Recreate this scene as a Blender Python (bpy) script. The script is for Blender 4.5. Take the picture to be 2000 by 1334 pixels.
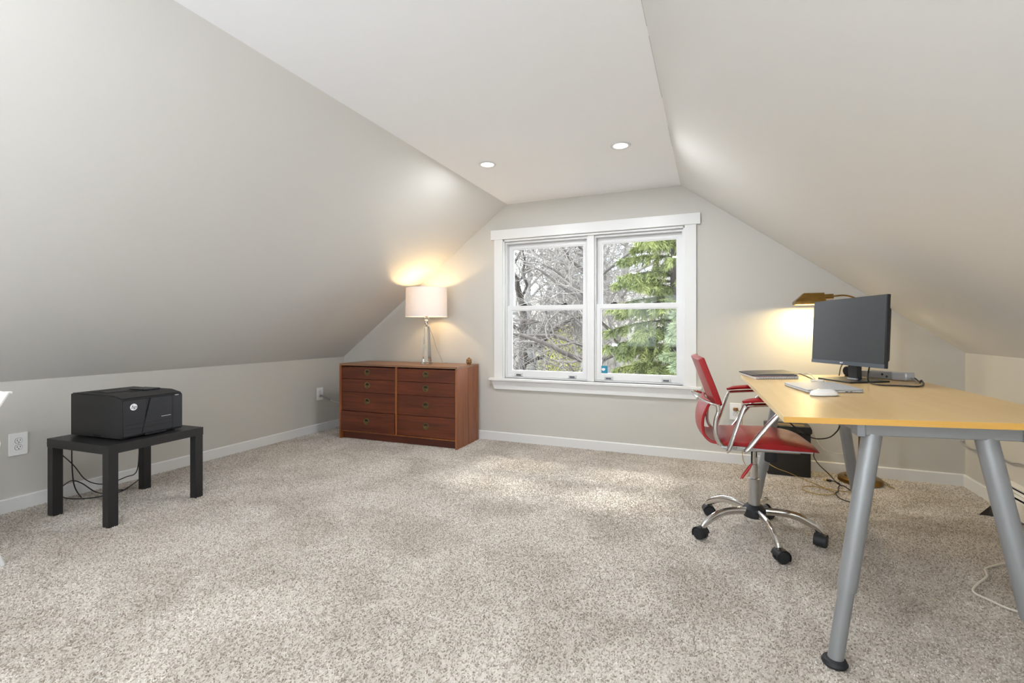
import bpy, bmesh, math, random
import numpy as np
from mathutils import Vector, Matrix, Euler

for o in list(bpy.data.objects):
    bpy.data.objects.remove(o, do_unlink=True)
scene = bpy.context.scene
C = scene.collection
R = math.radians
PI = math.pi

# ------------------------------------------------------------------ camera
H, TH, F, V0 = 1.09, 0.3967, 927.64, 643.45        # eye height, yaw, focal length in pixels, horizon row
cam_d = bpy.data.cameras.new('camera'); cam = bpy.data.objects.new('camera', cam_d); C.objects.link(cam)
cam_d.sensor_fit = 'HORIZONTAL'; cam_d.sensor_width = 36.0; cam_d.lens = 36.0 * F / 2000
cam_d.shift_y = -(667 - V0) / 2000; cam_d.clip_start = 0.05; cam_d.clip_end = 500
cam.location = (0, 0, H); cam.rotation_euler = (PI / 2, 0, TH)
scene.camera = cam

# ------------------------------------------------------------------ exposure
vs = scene.view_settings
vs.view_transform = 'Standard'; vs.look = 'None'; vs.gamma = 1.0; vs.use_curve_mapping = False
vs.exposure = 0.14

# ------------------------------------------------------------------ sky
world = bpy.data.worlds.new('world'); scene.world = world; world.use_nodes = True
wn = world.node_tree.nodes; wl = world.node_tree.links; wn.clear()
w_out = wn.new('ShaderNodeOutputWorld'); w_bg = wn.new('ShaderNodeBackground')
w_tc = wn.new('ShaderNodeTexCoord'); w_ns = wn.new('ShaderNodeTexNoise'); w_rp = wn.new('ShaderNodeValToRGB')
w_ns.inputs['Scale'].default_value = 5.0; w_ns.inputs['Detail'].default_value = 6.0
w_rp.color_ramp.elements[0].position = 0.38; w_rp.color_ramp.elements[0].color = (0.50, 0.66, 0.90, 1)
w_rp.color_ramp.elements[1].position = 0.56; w_rp.color_ramp.elements[1].color = (0.95, 0.97, 1.0, 1)
wl.new(w_tc.outputs['Generated'], w_ns.inputs['Vector']); wl.new(w_ns.outputs['Fac'], w_rp.inputs['Fac'])
wl.new(w_rp.outputs['Color'], w_bg.inputs['Color']); wl.new(w_bg.outputs['Background'], w_out.inputs['Surface'])
w_bg.inputs['Strength'].default_value = 7.5

# ------------------------------------------------------------------ sun (hazy, high in front of the window)
sun_d = bpy.data.lights.new('sun', 'SUN'); sun_d.energy = 18.0; sun_d.angle = R(14.0); sun_d.color = (1.0, 0.96, 0.88)
sun = bpy.data.objects.new('sun', sun_d); C.objects.link(sun)
sun.location = (-1, 16, 16)
sun.rotation_euler = Vector((0.02, -0.57, -0.82)).to_track_quat('-Z', 'Y').to_euler()

DOWNLIGHT_W = 12.5
FILL_LAMP_W = 70.0  # power of the added fill lamps out of view
TABLE_LAMP_W = 7.0
READING_LAMP_W = 6.5

# ================================================================== helpers
def ray(u, v):
    a = (u - 1000) / F; b = (V0 - v) / F
    return Vector((-math.sin(TH) + a * math.cos(TH), math.cos(TH) + a * math.sin(TH), b))
EYE = Vector((0, 0, H))
def atz(u, v, z): d = ray(u, v); return EYE + d * ((z - H) / d.z)
def aty(u, v, y): d = ray(u, v); return EYE + d * (y / d.y)
def atx(u, v, x): d = ray(u, v); return EYE + d * (x / d.x)

def lin(c):
    c = c / 255.0
    return c / 12.92 if c <= 0.04045 else ((c + 0.055) / 1.055) ** 2.4
def rgb(r, g, b): return (lin(r), lin(g), lin(b), 1.0)

MATS = {}
def mat(name, col, rough=0.5, metal=0.0, bump=0.0, bscale=200.0, var=0.0, vscale=8.0, spec=0.5,
        trans=0.0, ior=1.45, emit=None, estr=0.0, coat=0.0, stretch=(1, 1, 1), col2=None, subsurf=0.0):
    m = bpy.data.materials.new(name); m.use_nodes = True
    nt = m.node_tree; b = nt.nodes['Principled BSDF']
    b.inputs['Base Color'].default_value = col
    b.inputs['Roughness'].default_value = rough; b.inputs['Metallic'].default_value = metal
    b.inputs['Specular IOR Level'].default_value = spec
    b.inputs['Transmission Weight'].default_value = trans; b.inputs['IOR'].default_value = ior
    b.inputs['Coat Weight'].default_value = coat
    if emit:
        b.inputs['Emission Color'].default_value = emit; b.inputs['Emission Strength'].default_value = estr
    if var > 0 or bump > 0:
        tc = nt.nodes.new('ShaderNodeTexCoord'); mp = nt.nodes.new('ShaderNodeMapping')
        mp.inputs['Scale'].default_value = stretch
        nt.links.new(tc.outputs['Object'], mp.inputs['Vector'])
    if var > 0:
        n = nt.nodes.new('ShaderNodeTexNoise'); n.inputs['Scale'].default_value = vscale; n.inputs['Detail'].default_value = 6
        n.inputs['Roughness'].default_value = 0.6
        nt.links.new(mp.outputs['Vector'], n.inputs['Vector'])
        mx = nt.nodes.new('ShaderNodeMix'); mx.data_type = 'RGBA'
        mx.inputs['A'].default_value = col if col2 else tuple(min(1, x * (1 + var)) for x in col[:3]) + (1,)
        mx.inputs['B'].default_value = col2 if col2 else tuple(x * (1 - var) for x in col[:3]) + (1,)
        rp = nt.nodes.new('ShaderNodeMapRange'); rp.inputs['From Min'].default_value = 0.3; rp.inputs['From Max'].default_value = 0.7
        nt.links.new(n.outputs['Fac'], rp.inputs['Value']); nt.links.new(rp.outputs['Result'], mx.inputs['Factor'])
        nt.links.new(mx.outputs['Result'], b.inputs['Base Color'])
    if bump > 0:
        n2 = nt.nodes.new('ShaderNodeTexNoise'); n2.inputs['Scale'].default_value = bscale; n2.inputs['Detail'].default_value = 3
        nt.links.new(mp.outputs['Vector'], n2.inputs['Vector'])
        bp = nt.nodes.new('ShaderNodeBump'); bp.inputs['Strength'].default_value = bump; bp.inputs['Distance'].default_value = 0.002
        nt.links.new(n2.outputs['Fac'], bp.inputs['Height']); nt.links.new(bp.outputs['Normal'], b.inputs['Normal'])
    MATS[name] = m
    return m

class MB:
    """collects shapes, then links them as ONE mesh object"""
    def __init__(s): s.v = []; s.f = []
    def add(s, vs, fs):
        k = len(s.v); s.v.extend([Vector(p) for p in vs]); s.f.extend([tuple(i + k for i in f) for f in fs]); return s
    def box(s, x0, x1, y0, y1, z0, z1, M=None):
        vs = [Vector((x, y, z)) for z in (z0, z1) for y in (y0, y1) for x in (x0, x1)]
        if M is not None: vs = [M @ p for p in vs]
        return s.add(vs, [(0, 2, 3, 1), (4, 5, 7, 6), (0, 1, 5, 4), (2, 6, 7, 3), (0, 4, 6, 2), (1, 3, 7, 5)])
    def prism(s, poly, a, b, axis='y', M=None):
        """poly: 2D points; extruded from a to b along axis (x: poly in y,z; y: poly in x,z; z: poly in x,y)"""
        def P(p, h):
            q = Vector({'x': (h, p[0], p[1]), 'y': (p[0], h, p[1]), 'z': (p[0], p[1], h)}[axis])
            return M @ q if M is not None else q
        n = len(poly)
        vs = [P(p, a) for p in poly] + [P(p, b) for p in poly]
        fs = [tuple(range(n - 1, -1, -1)), tuple(range(n, 2 * n))] + [(i, (i + 1) % n, n + (i + 1) % n, n + i) for i in range(n)]
        return s.add(vs, fs)
    def frame(s, outer, inner, a, b, axis='y', M=None):
        n = len(outer)
        def P(p, h):
            q = Vector({'x': (h, p[0], p[1]), 'y': (p[0], h, p[1]), 'z': (p[0], p[1], h)}[axis])
            return M @ q if M is not None else q
        vs = [P(p, a) for p in outer] + [P(p, b) for p in outer] + [P(p, a) for p in inner] + [P(p, b) for p in inner]
        fs = []
        for i in range(n):
            j = (i + 1) % n
            fs += [(i, j, n + j, n + i), (2 * n + j, 2 * n + i, 3 * n + i, 3 * n + j), (j, i, 2 * n + i, 2 * n + j), (n + i, n + j, 3 * n + j, 3 * n + i)]
        return s.add(vs, fs)
    def tube(s, pts, r, n=10, cap=True, flat=1.0, up=None):
        """tube along points; r number or list; flat squashes the section along its second axis"""
        pts = [Vector(p) for p in pts]; m = len(pts)
        rs = r if isinstance(r, (list, tuple)) else [r] * m
        vs = []; prev = None
        for i, p in enumerate(pts):
            t = (pts[min(i + 1, m - 1)] - pts[max(i - 1, 0)]).normalized()
            if prev is None:
                a = Vector(up) if up is not None else (Vector((0, 0, 1)) if abs(t.z) < 0.9 else Vector((1, 0, 0)))
                e1 = (a - t * a.dot(t)).normalized()
            else:
                e1 = (prev - t * prev.dot(t))
                e1 = e1.normalized() if e1.length > 1e-6 else t.orthogonal().normalized()
            prev = e1; e2 = t.cross(e1)
            for k in range(n):
                ang = 2 * PI * k / n
                vs.append(p + e1 * (math.cos(ang) * rs[i]) + e2 * (math.sin(ang) * rs[i] * flat))
        fs = []
        for i in range(m - 1):
            for k in range(n):
                k2 = (k + 1) % n
                fs.append((i * n + k, i * n + k2, (i + 1) * n + k2, (i + 1) * n + k))
        if cap:
            fs.append(tuple(range(n - 1, -1, -1))); fs.append(tuple((m - 1) * n + k for k in range(n)))
        return s.add(vs, fs)
    def lathe(s, prof, n=24, o=(0, 0, 0), close=False, M=None, rot=0.0):
        """prof: (r, z) points bottom to top around the z axis"""
        o = Vector(o); vs = []; m = len(prof)
        for (r, z) in prof:
            for k in range(n):
                a = 2 * PI * k / n + rot
                p = Vector((r * math.cos(a), r * math.sin(a), z))
                vs.append((M @ p if M is not None else p) + o)
        fs = [(i * n + k, i * n + (k + 1) % n, (i + 1) * n + (k + 1) % n, (i + 1) * n + k) for i in range(m - 1) for k in range(n)]
        if close:
            fs += [((m - 1) * n + k, (m - 1) * n + (k + 1) % n, (k + 1) % n, k) for k in range(n)]
        else:
            if prof[0][0] > 1e-5: fs.append(tuple(range(n - 1, -1, -1)))
            if prof[-1][0] > 1e-5: fs.append(tuple((m - 1) * n + k for k in range(n)))
        return s.add(vs, fs)
    def sheet(s, rows, thick=None):
        """rows: grid of points; thick: offset vector or number along the normal to give it depth"""
        g = [[Vector(p) for p in r] for r in rows]; h, w = len(g), len(g[0])
        vs = [p for r in g for p in r]
        fs = [(i * w + j, i * w + j + 1, (i + 1) * w + j + 1, (i + 1) * w + j) for i in range(h - 1) for j in range(w - 1)]
        if thick is None: return s.add(vs, fs)
        nb = []
        for i in range(h):
            for j in range(w):
                a = g[min(i + 1, h - 1)][j] - g[max(i - 1, 0)][j]; b = g[i][min(j + 1, w - 1)] - g[i][max(j - 1, 0)]
                n = b.cross(a).normalized(); nb.append(g[i][j] - n * thick)
        N = h * w
        fs += [(N + i * w + j, N + (i + 1) * w + j, N + (i + 1) * w + j + 1, N + i * w + j + 1) for i in range(h - 1) for j in range(w - 1)]
        loop = [j for j in range(w)] + [i * w + w - 1 for i in range(1, h)] + [(h - 1) * w + j for j in range(w - 2, -1, -1)] + [i * w for i in range(h - 2, 0, -1)]
        for q in range(len(loop)):
            a, b = loop[q], loop[(q + 1) % len(loop)]
            fs.append((b, a, N + a, N + b))
        return s.add(vs + nb, fs)
    def build(s, name, m, parent=None, bevel=0.0, seg=2, smooth=35.0, sub=0):
        me = bpy.data.meshes.new(name); me.from_pydata([tuple(p) for p in s.v], [], s.f)
        bm = bmesh.new(); bm.from_mesh(me); bmesh.ops.recalc_face_normals(bm, faces=bm.faces); bm.to_mesh(me); bm.free()
        me.materials.append(MATS[m] if isinstance(m, str) else m)
        if smooth:
            me.polygons.foreach_set('use_smooth', [True] * len(me.polygons)); me.set_sharp_from_angle(angle=R(smooth))
        o = bpy.data.objects.new(name, me); C.objects.link(o)
        if parent is not None: o.parent = parent
        if bevel > 0:
            b = o.modifiers.new('bevel', 'BEVEL'); b.width = bevel; b.segments = seg; b.limit_method = 'ANGLE'; b.angle_limit = R(40)
        if sub:
            q = o.modifiers.new('sub', 'SUBSURF'); q.levels = sub; q.render_levels = sub
        return o

def tag(o, label, cat, group=None, kind=None):
    if label: o['label'] = label
    if cat: o['category'] = cat
    if group: o['group'] = group
    if kind: o['kind'] = kind
    return o
def struct(o, label=None):
    o['kind'] = 'structure'
    if label: o['label'] = label
    return o
def thing(name, label, cat, loc=(0, 0, 0), rz=0.0, group=None):
    e = bpy.data.objects.new(name, None); C.objects.link(e); e.empty_display_size = 0.1
    e.location = loc; e.rotation_euler = (0, 0, rz)
    return tag(e, label, cat, group)
def smoothpath(pts, k=6):
    pts = [Vector(p) for p in pts]; out = []
    for i in range(len(pts) - 1):
        p0 = pts[max(i - 1, 0)]; p1 = pts[i]; p2 = pts[i + 1]; p3 = pts[min(i + 2, len(pts) - 1)]
        for j in range(k):
            t = j / k
            out.append(0.5 * ((2 * p1) + (p2 - p0) * t + (2 * p0 - 5 * p1 + 4 * p2 - p3) * t * t + (3 * p1 - p0 - 3 * p2 + p3) * t ** 3))
    out.append(pts[-1]); return out
def copy_tree(o, parent=None):
    c = o.copy(); C.objects.link(c); c.parent = parent
    for ch in o.children: copy_tree(ch, c)
    return c
def text_part(name, txt, size, m, parent, M, shear=0.0, depth=0.0004):
    cu = bpy.data.curves.new(name, 'FONT'); cu.body = txt; cu.size = size; cu.align_x = 'CENTER'; cu.align_y = 'CENTER'
    cu.shear = shear; cu.extrude = depth; cu.resolution_u = 3
    t = bpy.data.objects.new('tmp', cu); C.objects.link(t)
    me = bpy.data.meshes.new_from_object(t.evaluated_get(bpy.context.evaluated_depsgraph_get()))
    bpy.data.objects.remove(t, do_unlink=True); bpy.data.curves.remove(cu)
    me.materials.clear(); me.materials.append(MATS[m]); me.transform(M)
    o = bpy.data.objects.new(name, me); C.objects.link(o); o.parent = parent
    return o
def rrect(x0, x1, y0, y1, r, n=4):
    out = []
    for cx, cy, a0 in ((x1 - r, y0 + r, -90), (x1 - r, y1 - r, 0), (x0 + r, y1 - r, 90), (x0 + r, y0 + r, 180)):
        for k in range(n + 1):
            a = R(a0 + 90 * k / n); out.append((cx + r * math.cos(a), cy + r * math.sin(a)))
    return out
def np_mesh(name, verts, faces, m, parent=None, smooth=False):
    """verts (N,3), faces (M,k) numpy arrays"""
    me = bpy.data.meshes.new(name); nv, (nf, k) = len(verts), faces.shape
    me.vertices.add(nv); me.vertices.foreach_set('co', np.ascontiguousarray(verts, dtype=np.float32).ravel())
    me.loops.add(nf * k); me.loops.foreach_set('vertex_index', np.ascontiguousarray(faces, dtype=np.int32).ravel())
    me.polygons.add(nf); me.polygons.foreach_set('loop_start', np.arange(0, nf * k, k, dtype=np.int32))
    me.update(calc_edges=True); me.materials.append(MATS[m])
    if smooth: me.polygons.foreach_set('use_smooth', [True] * nf)
    o = bpy.data.objects.new(name, me); C.objects.link(o)
    if parent is not None: o.parent = parent
    return o

# ================================================================== materials
mat('ceiling_paint_dimmed', rgb(219, 217, 213), 0.65, bump=0.05, bscale=90, spec=0.2)  # the ceiling's own paint, darkened to offset the strong light on the slopes
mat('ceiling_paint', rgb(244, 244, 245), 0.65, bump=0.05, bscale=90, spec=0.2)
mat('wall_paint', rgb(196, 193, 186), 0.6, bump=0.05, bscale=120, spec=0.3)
mat('trim_paint', rgb(222, 222, 221), 0.35, bump=0.02, bscale=60)
mat('vinyl', rgb(222, 222, 222), 0.35, bump=0.01)
mat('sash_shadow', rgb(120, 120, 122), 0.6, bump=0.01)
mat('latch_grey', rgb(196, 196, 194), 0.4, bump=0.01)
mat('plate_white', rgb(240, 240, 238), 0.3, bump=0.01)
mat('slot_dark', rgb(40, 38, 36), 0.6, bump=0.01)
mat('black_paint', rgb(33, 32, 33), 0.42, bump=0.04, bscale=300, var=0.12, vscale=20)
mat('printer_black', rgb(37, 38, 42), 0.38, bump=0.06, bscale=700, var=0.06, vscale=30)
mat('printer_side', rgb(37, 36, 37), 0.5, bump=0.10, bscale=900, var=0.06, vscale=30)
mat('printer_seam', rgb(14, 14, 16), 0.6, bump=0.02)
mat('logo_white', rgb(235, 235, 235), 0.4, bump=0.01)
mat('cable_black', rgb(30, 29, 30), 0.45, bump=0.02)
mat('cable_white', rgb(222, 218, 208), 0.45, bump=0.02)
mat('cable_grey', rgb(150, 150, 150), 0.45, bump=0.02)
mat('cable_gold', rgb(150, 122, 62), 0.4, bump=0.02)
mat('chrome', rgb(214, 212, 210), 0.07, metal=1.0, bump=0.004, bscale=30)
mat('brushed', rgb(190, 190, 190), 0.3, metal=1.0, bump=0.03, bscale=400)
mat('grey_metal', rgb(150, 152, 153), 0.38, metal=0.35, bump=0.03, bscale=900)
mat('grey_cap', rgb(156, 159, 164), 0.45, bump=0.02)
mat('rubber', rgb(34, 35, 38), 0.55, bump=0.05, bscale=400)
mat('red_leather', rgb(156, 26, 30), 0.34, bump=0.12, bscale=500, var=0.10, vscale=12, coat=0.1)
mat('red_plastic', rgb(170, 24, 28), 0.25, bump=0.01)
mat('brass', rgb(150, 118, 66), 0.28, metal=1.0, var=0.25, vscale=14, bump=0.02)
mat('bronze_pull', rgb(128, 112, 78), 0.35, metal=0.9, var=0.3, vscale=60, bump=0.02)
mat('pull_dark', rgb(62, 54, 38), 0.5, metal=0.5, bump=0.02)
mat('screen', rgb(45, 48, 51), 0.42, bump=0.004, spec=0.5)
mat('monitor_black', rgb(40, 41, 43), 0.4, bump=0.02)
mat('bezel', rgb(72, 80, 90), 0.3, bump=0.01)
mat('silver', rgb(196, 198, 202), 0.5, metal=0.35, bump=0.01)
mat('dock_grey', rgb(160, 162, 164), 0.4, metal=0.3, bump=0.02)
mat('paper', rgb(232, 232, 236), 0.7, var=0.04, vscale=400, stretch=(0.02, 0.02, 1), bump=0.02)
mat('cover_dark', rgb(52, 52, 60), 0.4, bump=0.03)
mat('cover_blue', rgb(96, 108, 160), 0.5, var=0.5, vscale=25, col2=rgb(206, 150, 110), bump=0.01)
mat('white_plastic', rgb(240, 238, 234), 0.22, bump=0.005)
mat('teal', rgb(24, 128, 160), 0.4, bump=0.005)
mat('box_black', rgb(36, 35, 34), 0.4, bump=0.03, var=0.08)
mat('gold_trim', rgb(196, 160, 92), 0.3, metal=0.7, bump=0.01)
mat('heater_white', rgb(232, 230, 226), 0.4, bump=0.01)
mat('heater_dark', rgb(30, 30, 32), 0.6, bump=0.01)
mat('heater_fin', rgb(84, 88, 94), 0.4, metal=0.5, bump=0.01)
mat('wedge_brown', rgb(44, 36, 30), 0.6, bump=0.03)
mat('crystal', (0.98, 0.99, 0.98, 1), 0.01, trans=1.0, ior=1.5, bump=0.002)
mat('ornament', rgb(146, 108, 70), 0.35, metal=0.4, var=0.5, vscale=40, bump=0.05)
mat('harp_steel', rgb(180, 180, 180), 0.3, metal=1.0, bump=0.01)
mat('bulb', (1, 0.95, 0.85, 1), 0.4, emit=(1.0, 0.72, 0.38, 1), estr=12.0, bump=0.005)
mat('lens', (1, 1, 1, 1), 0.4, emit=(1.0, 0.97, 0.92, 1), estr=9.0, bump=0.005)
mat('fill_lamp_black', rgb(40, 40, 40), 0.4, bump=0.02)
mat('bark_pale', rgb(136, 133, 127), 0.85, var=0.35, vscale=6, bump=0.6, bscale=60)
mat('bark_grey', rgb(116, 111, 104), 0.9, var=0.35, vscale=6, bump=0.6, bscale=60)
mat('bark_dark', rgb(74, 68, 62), 0.9, var=0.35, vscale=6, bump=0.6, bscale=60)
mat('twig_pale', rgb(144, 140, 133), 0.85, var=0.3, vscale=3, bump=0.2)
mat('twig_grey', rgb(112, 106, 99), 0.9, var=0.35, vscale=3, bump=0.2)
mat('needle', rgb(66, 78, 42), 0.7, var=0.45, vscale=2.6, col2=rgb(138, 144, 84), bump=0.1)
mat('needle_blue', rgb(92, 106, 80), 0.7, var=0.35, vscale=2.5, col2=rgb(150, 160, 120), bump=0.1)
mat('leaf_yellow', rgb(176, 176, 92), 0.7, var=0.35, vscale=3, bump=0.1)
mat('undergrowth', rgb(150, 142, 126), 0.95, var=0.45, vscale=0.9, bump=1.0, bscale=5)
mat('leaf_litter', rgb(112, 104, 92), 0.95, var=0.3, vscale=0.6, bump=1.0, bscale=6)

def wood(name, c1, c2, grain='x', rough=0.38, scale=3.0, bumps=0.05, coat=0.0, planks=None):
    m = bpy.data.materials.new(name); m.use_nodes = True; nt = m.node_tree; b = nt.nodes['Principled BSDF']
    b.inputs['Roughness'].default_value = rough; b.inputs['Coat Weight'].default_value = coat
    tc = nt.nodes.new('ShaderNodeTexCoord'); mp = nt.nodes.new('ShaderNodeMapping')
    st = {'x': (0.6, 9, 9), 'y': (9, 0.6, 9), 'z': (9, 9, 0.6)}[grain]; mp.inputs['Scale'].default_value = st
    oi = nt.nodes.new('ShaderNodeObjectInfo'); ad = nt.nodes.new('ShaderNodeVectorMath'); ad.operation = 'ADD'
    ml = nt.nodes.new('ShaderNodeMath'); ml.operation = 'MULTIPLY'; ml.inputs[1].default_value = 17.0
    nt.links.new(oi.outputs['Random'], ml.inputs[0])
    nt.links.new(tc.outputs['Object'], mp.inputs['Vector']); nt.links.new(mp.outputs['Vector'], ad.inputs[0]); nt.links.new(ml.outputs[0], ad.inputs[1])
    n1 = nt.nodes.new('ShaderNodeTexNoise'); n1.inputs['Scale'].default_value = scale; n1.inputs['Detail'].default_value = 8; n1.inputs['Roughness'].default_value = 0.65
    n1.inputs['Distortion'].default_value = 0.6
    nt.links.new(ad.outputs[0], n1.inputs['Vector'])
    rp = nt.nodes.new('ShaderNodeValToRGB'); rp.color_ramp.elements[0].position = 0.3; rp.color_ramp.elements[0].color = c2
    rp.color_ramp.elements[1].position = 0.68; rp.color_ramp.elements[1].color = c1
    nt.links.new(n1.outputs['Fac'], rp.inputs['Fac'])
    nt.links.new(rp.outputs['Color'], b.inputs['Base Color'])
    bp = nt.nodes.new('ShaderNodeBump'); bp.inputs['Strength'].default_value = bumps; bp.inputs['Distance'].default_value = 0.001
    nt.links.new(n1.outputs['Fac'], bp.inputs['Height']); nt.links.new(bp.outputs['Normal'], b.inputs['Normal'])
    MATS[name] = m; return m
wood('teak_drawer', rgb(116, 58, 34), rgb(68, 31, 18), 'x', 0.4)
wood('teak_side', rgb(156, 96, 60), rgb(112, 64, 38), 'z', 0.42)
wood('teak_top', rgb(150, 112, 84), rgb(116, 82, 58), 'x', 0.4)
wood('teak_edge', rgb(160, 96, 50), rgb(112, 60, 30), 'z', 0.42)
wood('teak_plinth', rgb(98, 46, 26), rgb(64, 28, 16), 'x', 0.5)
wood('birch_top', rgb(226, 194, 138), rgb(214, 178, 118), 'y', 0.33, 1.6, 0.02, 0.15)
wood('birch_edge', rgb(216, 168, 84), rgb(204, 152, 68), 'x', 0.4, 1.6, 0.02)
wood('birch_edge_side', rgb(236, 214, 168), rgb(226, 202, 152), 'y', 0.4, 1.6, 0.02)

# thin window glass: clear with a mirror-like sheen
m = bpy.data.materials.new('glass_pane'); m.use_nodes = True; nt = m.node_tree; nt.nodes.clear()
g_o = nt.nodes.new('ShaderNodeOutputMaterial'); g_t = nt.nodes.new('ShaderNodeBsdfTransparent'); g_g = nt.nodes.new('ShaderNodeBsdfGlossy')
g_m = nt.nodes.new('ShaderNodeMixShader'); g_f = nt.nodes.new('ShaderNodeFresnel'); g_f.inputs['IOR'].default_value = 1.25
g_t.inputs['Color'].default_value = (0.97, 0.98, 0.98, 1); g_g.inputs['Roughness'].default_value = 0.02
nt.links.new(g_f.outputs[0], g_m.inputs[0]); nt.links.new(g_t.outputs[0], g_m.inputs[1]); nt.links.new(g_g.outputs[0], g_m.inputs[2]); nt.links.new(g_m.outputs[0], g_o.inputs[0])
MATS['glass_pane'] = m

# lamp shade: white fabric that lets light through
m = bpy.data.materials.new('shade_fabric'); m.use_nodes = True; nt = m.node_tree; nt.nodes.clear()
s_o = nt.nodes.new('ShaderNodeOutputMaterial'); s_d = nt.nodes.new('ShaderNodeBsdfDiffuse'); s_t = nt.nodes.new('ShaderNodeBsdfTranslucent'); s_m = nt.nodes.new('ShaderNodeMixShader')
s_w = nt.nodes.new('ShaderNodeTexNoise'); s_w.inputs['Scale'].default_value = 400; s_b = nt.nodes.new('ShaderNodeBump'); s_b.inputs['Strength'].default_value = 0.1; s_b.inputs['Distance'].default_value = 0.001
nt.links.new(s_w.outputs['Fac'], s_b.inputs['Height']); nt.links.new(s_b.outputs['Normal'], s_d.inputs['Normal'])
s_d.inputs['Color'].default_value = rgb(240, 236, 236); s_t.inputs['Color'].default_value = rgb(236, 228, 224); s_m.inputs[0].default_value = 0.22
nt.links.new(s_d.outputs[0], s_m.inputs[1]); nt.links.new(s_t.outputs[0], s_m.inputs[2]); nt.links.new(s_m.outputs[0], s_o.inputs[0])
MATS['shade_fabric'] = m

# carpet: backing and the twisted tufts
def carpet_mat(name, tuft):
    m = bpy.data.materials.new(name); m.use_nodes = True; nt = m.node_tree; b = nt.nodes['Principled BSDF']
    b.inputs['Roughness'].default_value = 0.95; b.inputs['Specular IOR Level'].default_value = 0.1
    ge = nt.nodes.new('ShaderNodeNewGeometry')
    big = nt.nodes.new('ShaderNodeTexNoise'); big.inputs['Scale'].default_value = 2.6; big.inputs['Detail'].default_value = 4; big.inputs['Distortion'].default_value = 0.5
    nt.links.new(ge.outputs['Position'], big.inputs['Vector'])
    rp = nt.nodes.new('ShaderNodeValToRGB')
    rp.color_ramp.elements[0].position = 0.0; rp.color_ramp.elements[0].color = rgb(152, 141, 129)
    rp.color_ramp.elements[1].position = 1.0; rp.color_ramp.elements[1].color = rgb(226, 221, 214)
    e = rp.color_ramp.elements.new(0.5); e.color = rgb(196, 189, 180)
    if tuft:
        oi = nt.nodes.new('ShaderNodeObjectInfo'); nt.links.new(oi.outputs['Random'], rp.inputs['Fac'])
    else:
        fine = nt.nodes.new('ShaderNodeTexNoise'); fine.inputs['Scale'].default_value = 160; fine.inputs['Detail'].default_value = 2
        mr = nt.nodes.new('ShaderNodeMapRange'); mr.inputs['From Min'].default_value = 0.35; mr.inputs['From Max'].default_value = 0.65
        nt.links.new(ge.outputs['Position'], fine.inputs['Vector']); nt.links.new(fine.outputs['Fac'], mr.inputs['Value']); nt.links.new(mr.outputs['Result'], rp.inputs['Fac'])
        bp = nt.nodes.new('ShaderNodeBump'); bp.inputs['Strength'].default_value = 0.6; bp.inputs['Distance'].default_value = 0.006
        nt.links.new(fine.outputs['Fac'], bp.inputs['Height']); nt.links.new(bp.outputs['Normal'], b.inputs['Normal'])
    mx = nt.nodes.new('ShaderNodeMix'); mx.data_type = 'RGBA'; mx.blend_type = 'MULTIPLY'; mx.inputs['Factor'].default_value = 1.0
    r2 = nt.nodes.new('ShaderNodeValToRGB'); r2.color_ramp.elements[0].position = 0.36; r2.color_ramp.elements[0].color = (0.80, 0.785, 0.765, 1)
    r2.color_ramp.elements[1].position = 0.60; r2.color_ramp.elements[1].color = (1, 1, 1, 1)
    nt.links.new(big.outputs['Fac'], r2.inputs['Fac'])
    nt.links.new(rp.outputs['Color'], mx.inputs['A']); nt.links.new(r2.outputs['Color'], mx.inputs['B']); nt.links.new(mx.outputs['Result'], b.inputs['Base Color'])
    MATS[name] = m
carpet_mat('carpet', False); carpet_mat('carpet_tuft', True)

# ================================================================== room shell
XL, XR, YB, YR = -3.880, 1.635, 4.277, -2.60
ZKL, ZKR, XC1, XC2, ZC = 0.778, 0.926, -1.8445, -0.239, 2.316
WT = 0.16
def roof(x):
    if x <= XC1: return ZKL + (x - XL) / (XC1 - XL) * (ZC - ZKL)
    if x >= XC2: return ZKR + (XR - x) / (XR - XC2) * (ZC - ZKR)
    return ZC
WX0, WX1, WZ0, WZ1 = -1.885, -0.205, 0.612, 1.966
def gable(name, y0, y1, hole):
    b = MB(); hx0, hx1, hz0, hz1 = hole
    xs = sorted([XL - .15, XL, hx0, XC1, XC2, hx1, XR, XR + .15])
    for xa, xb in zip(xs[:-1], xs[1:]):
        def strip(za, zb, za2, zb2):
            vs = [(xa, y0, za), (xb, y0, zb), (xb, y1, zb), (xa, y1, za), (xa, y0, za2), (xb, y0, zb2), (xb, y1, zb2), (xa, y1, za2)]
            b.add(vs, [(0, 1, 2, 3), (4, 5, 6, 7), (0, 1, 5, 4), (1, 2, 6, 5), (2, 3, 7, 6), (3, 0, 4, 7)])
        ta, tb = roof(max(xa, XL)) + .05, roof(min(xb, XR)) + .05
        if xa >= hx0 - 1e-6 and xb <= hx1 + 1e-6:
            strip(-0.1, -0.1, hz0, hz0); strip(hz1, hz1, ta, tb)
        else: strip(-0.1, -0.1, ta, tb)
    return struct(b.build(name, 'wall_paint', smooth=0))
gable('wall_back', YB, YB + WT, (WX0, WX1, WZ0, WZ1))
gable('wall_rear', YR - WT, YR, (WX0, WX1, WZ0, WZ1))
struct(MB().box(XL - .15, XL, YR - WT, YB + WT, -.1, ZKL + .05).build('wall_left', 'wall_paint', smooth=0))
struct(MB().box(XR, XR + .15, YR - WT, YB + WT, -.1, ZKR + .05).build('wall_right', 'wall_paint', smooth=0))
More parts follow.
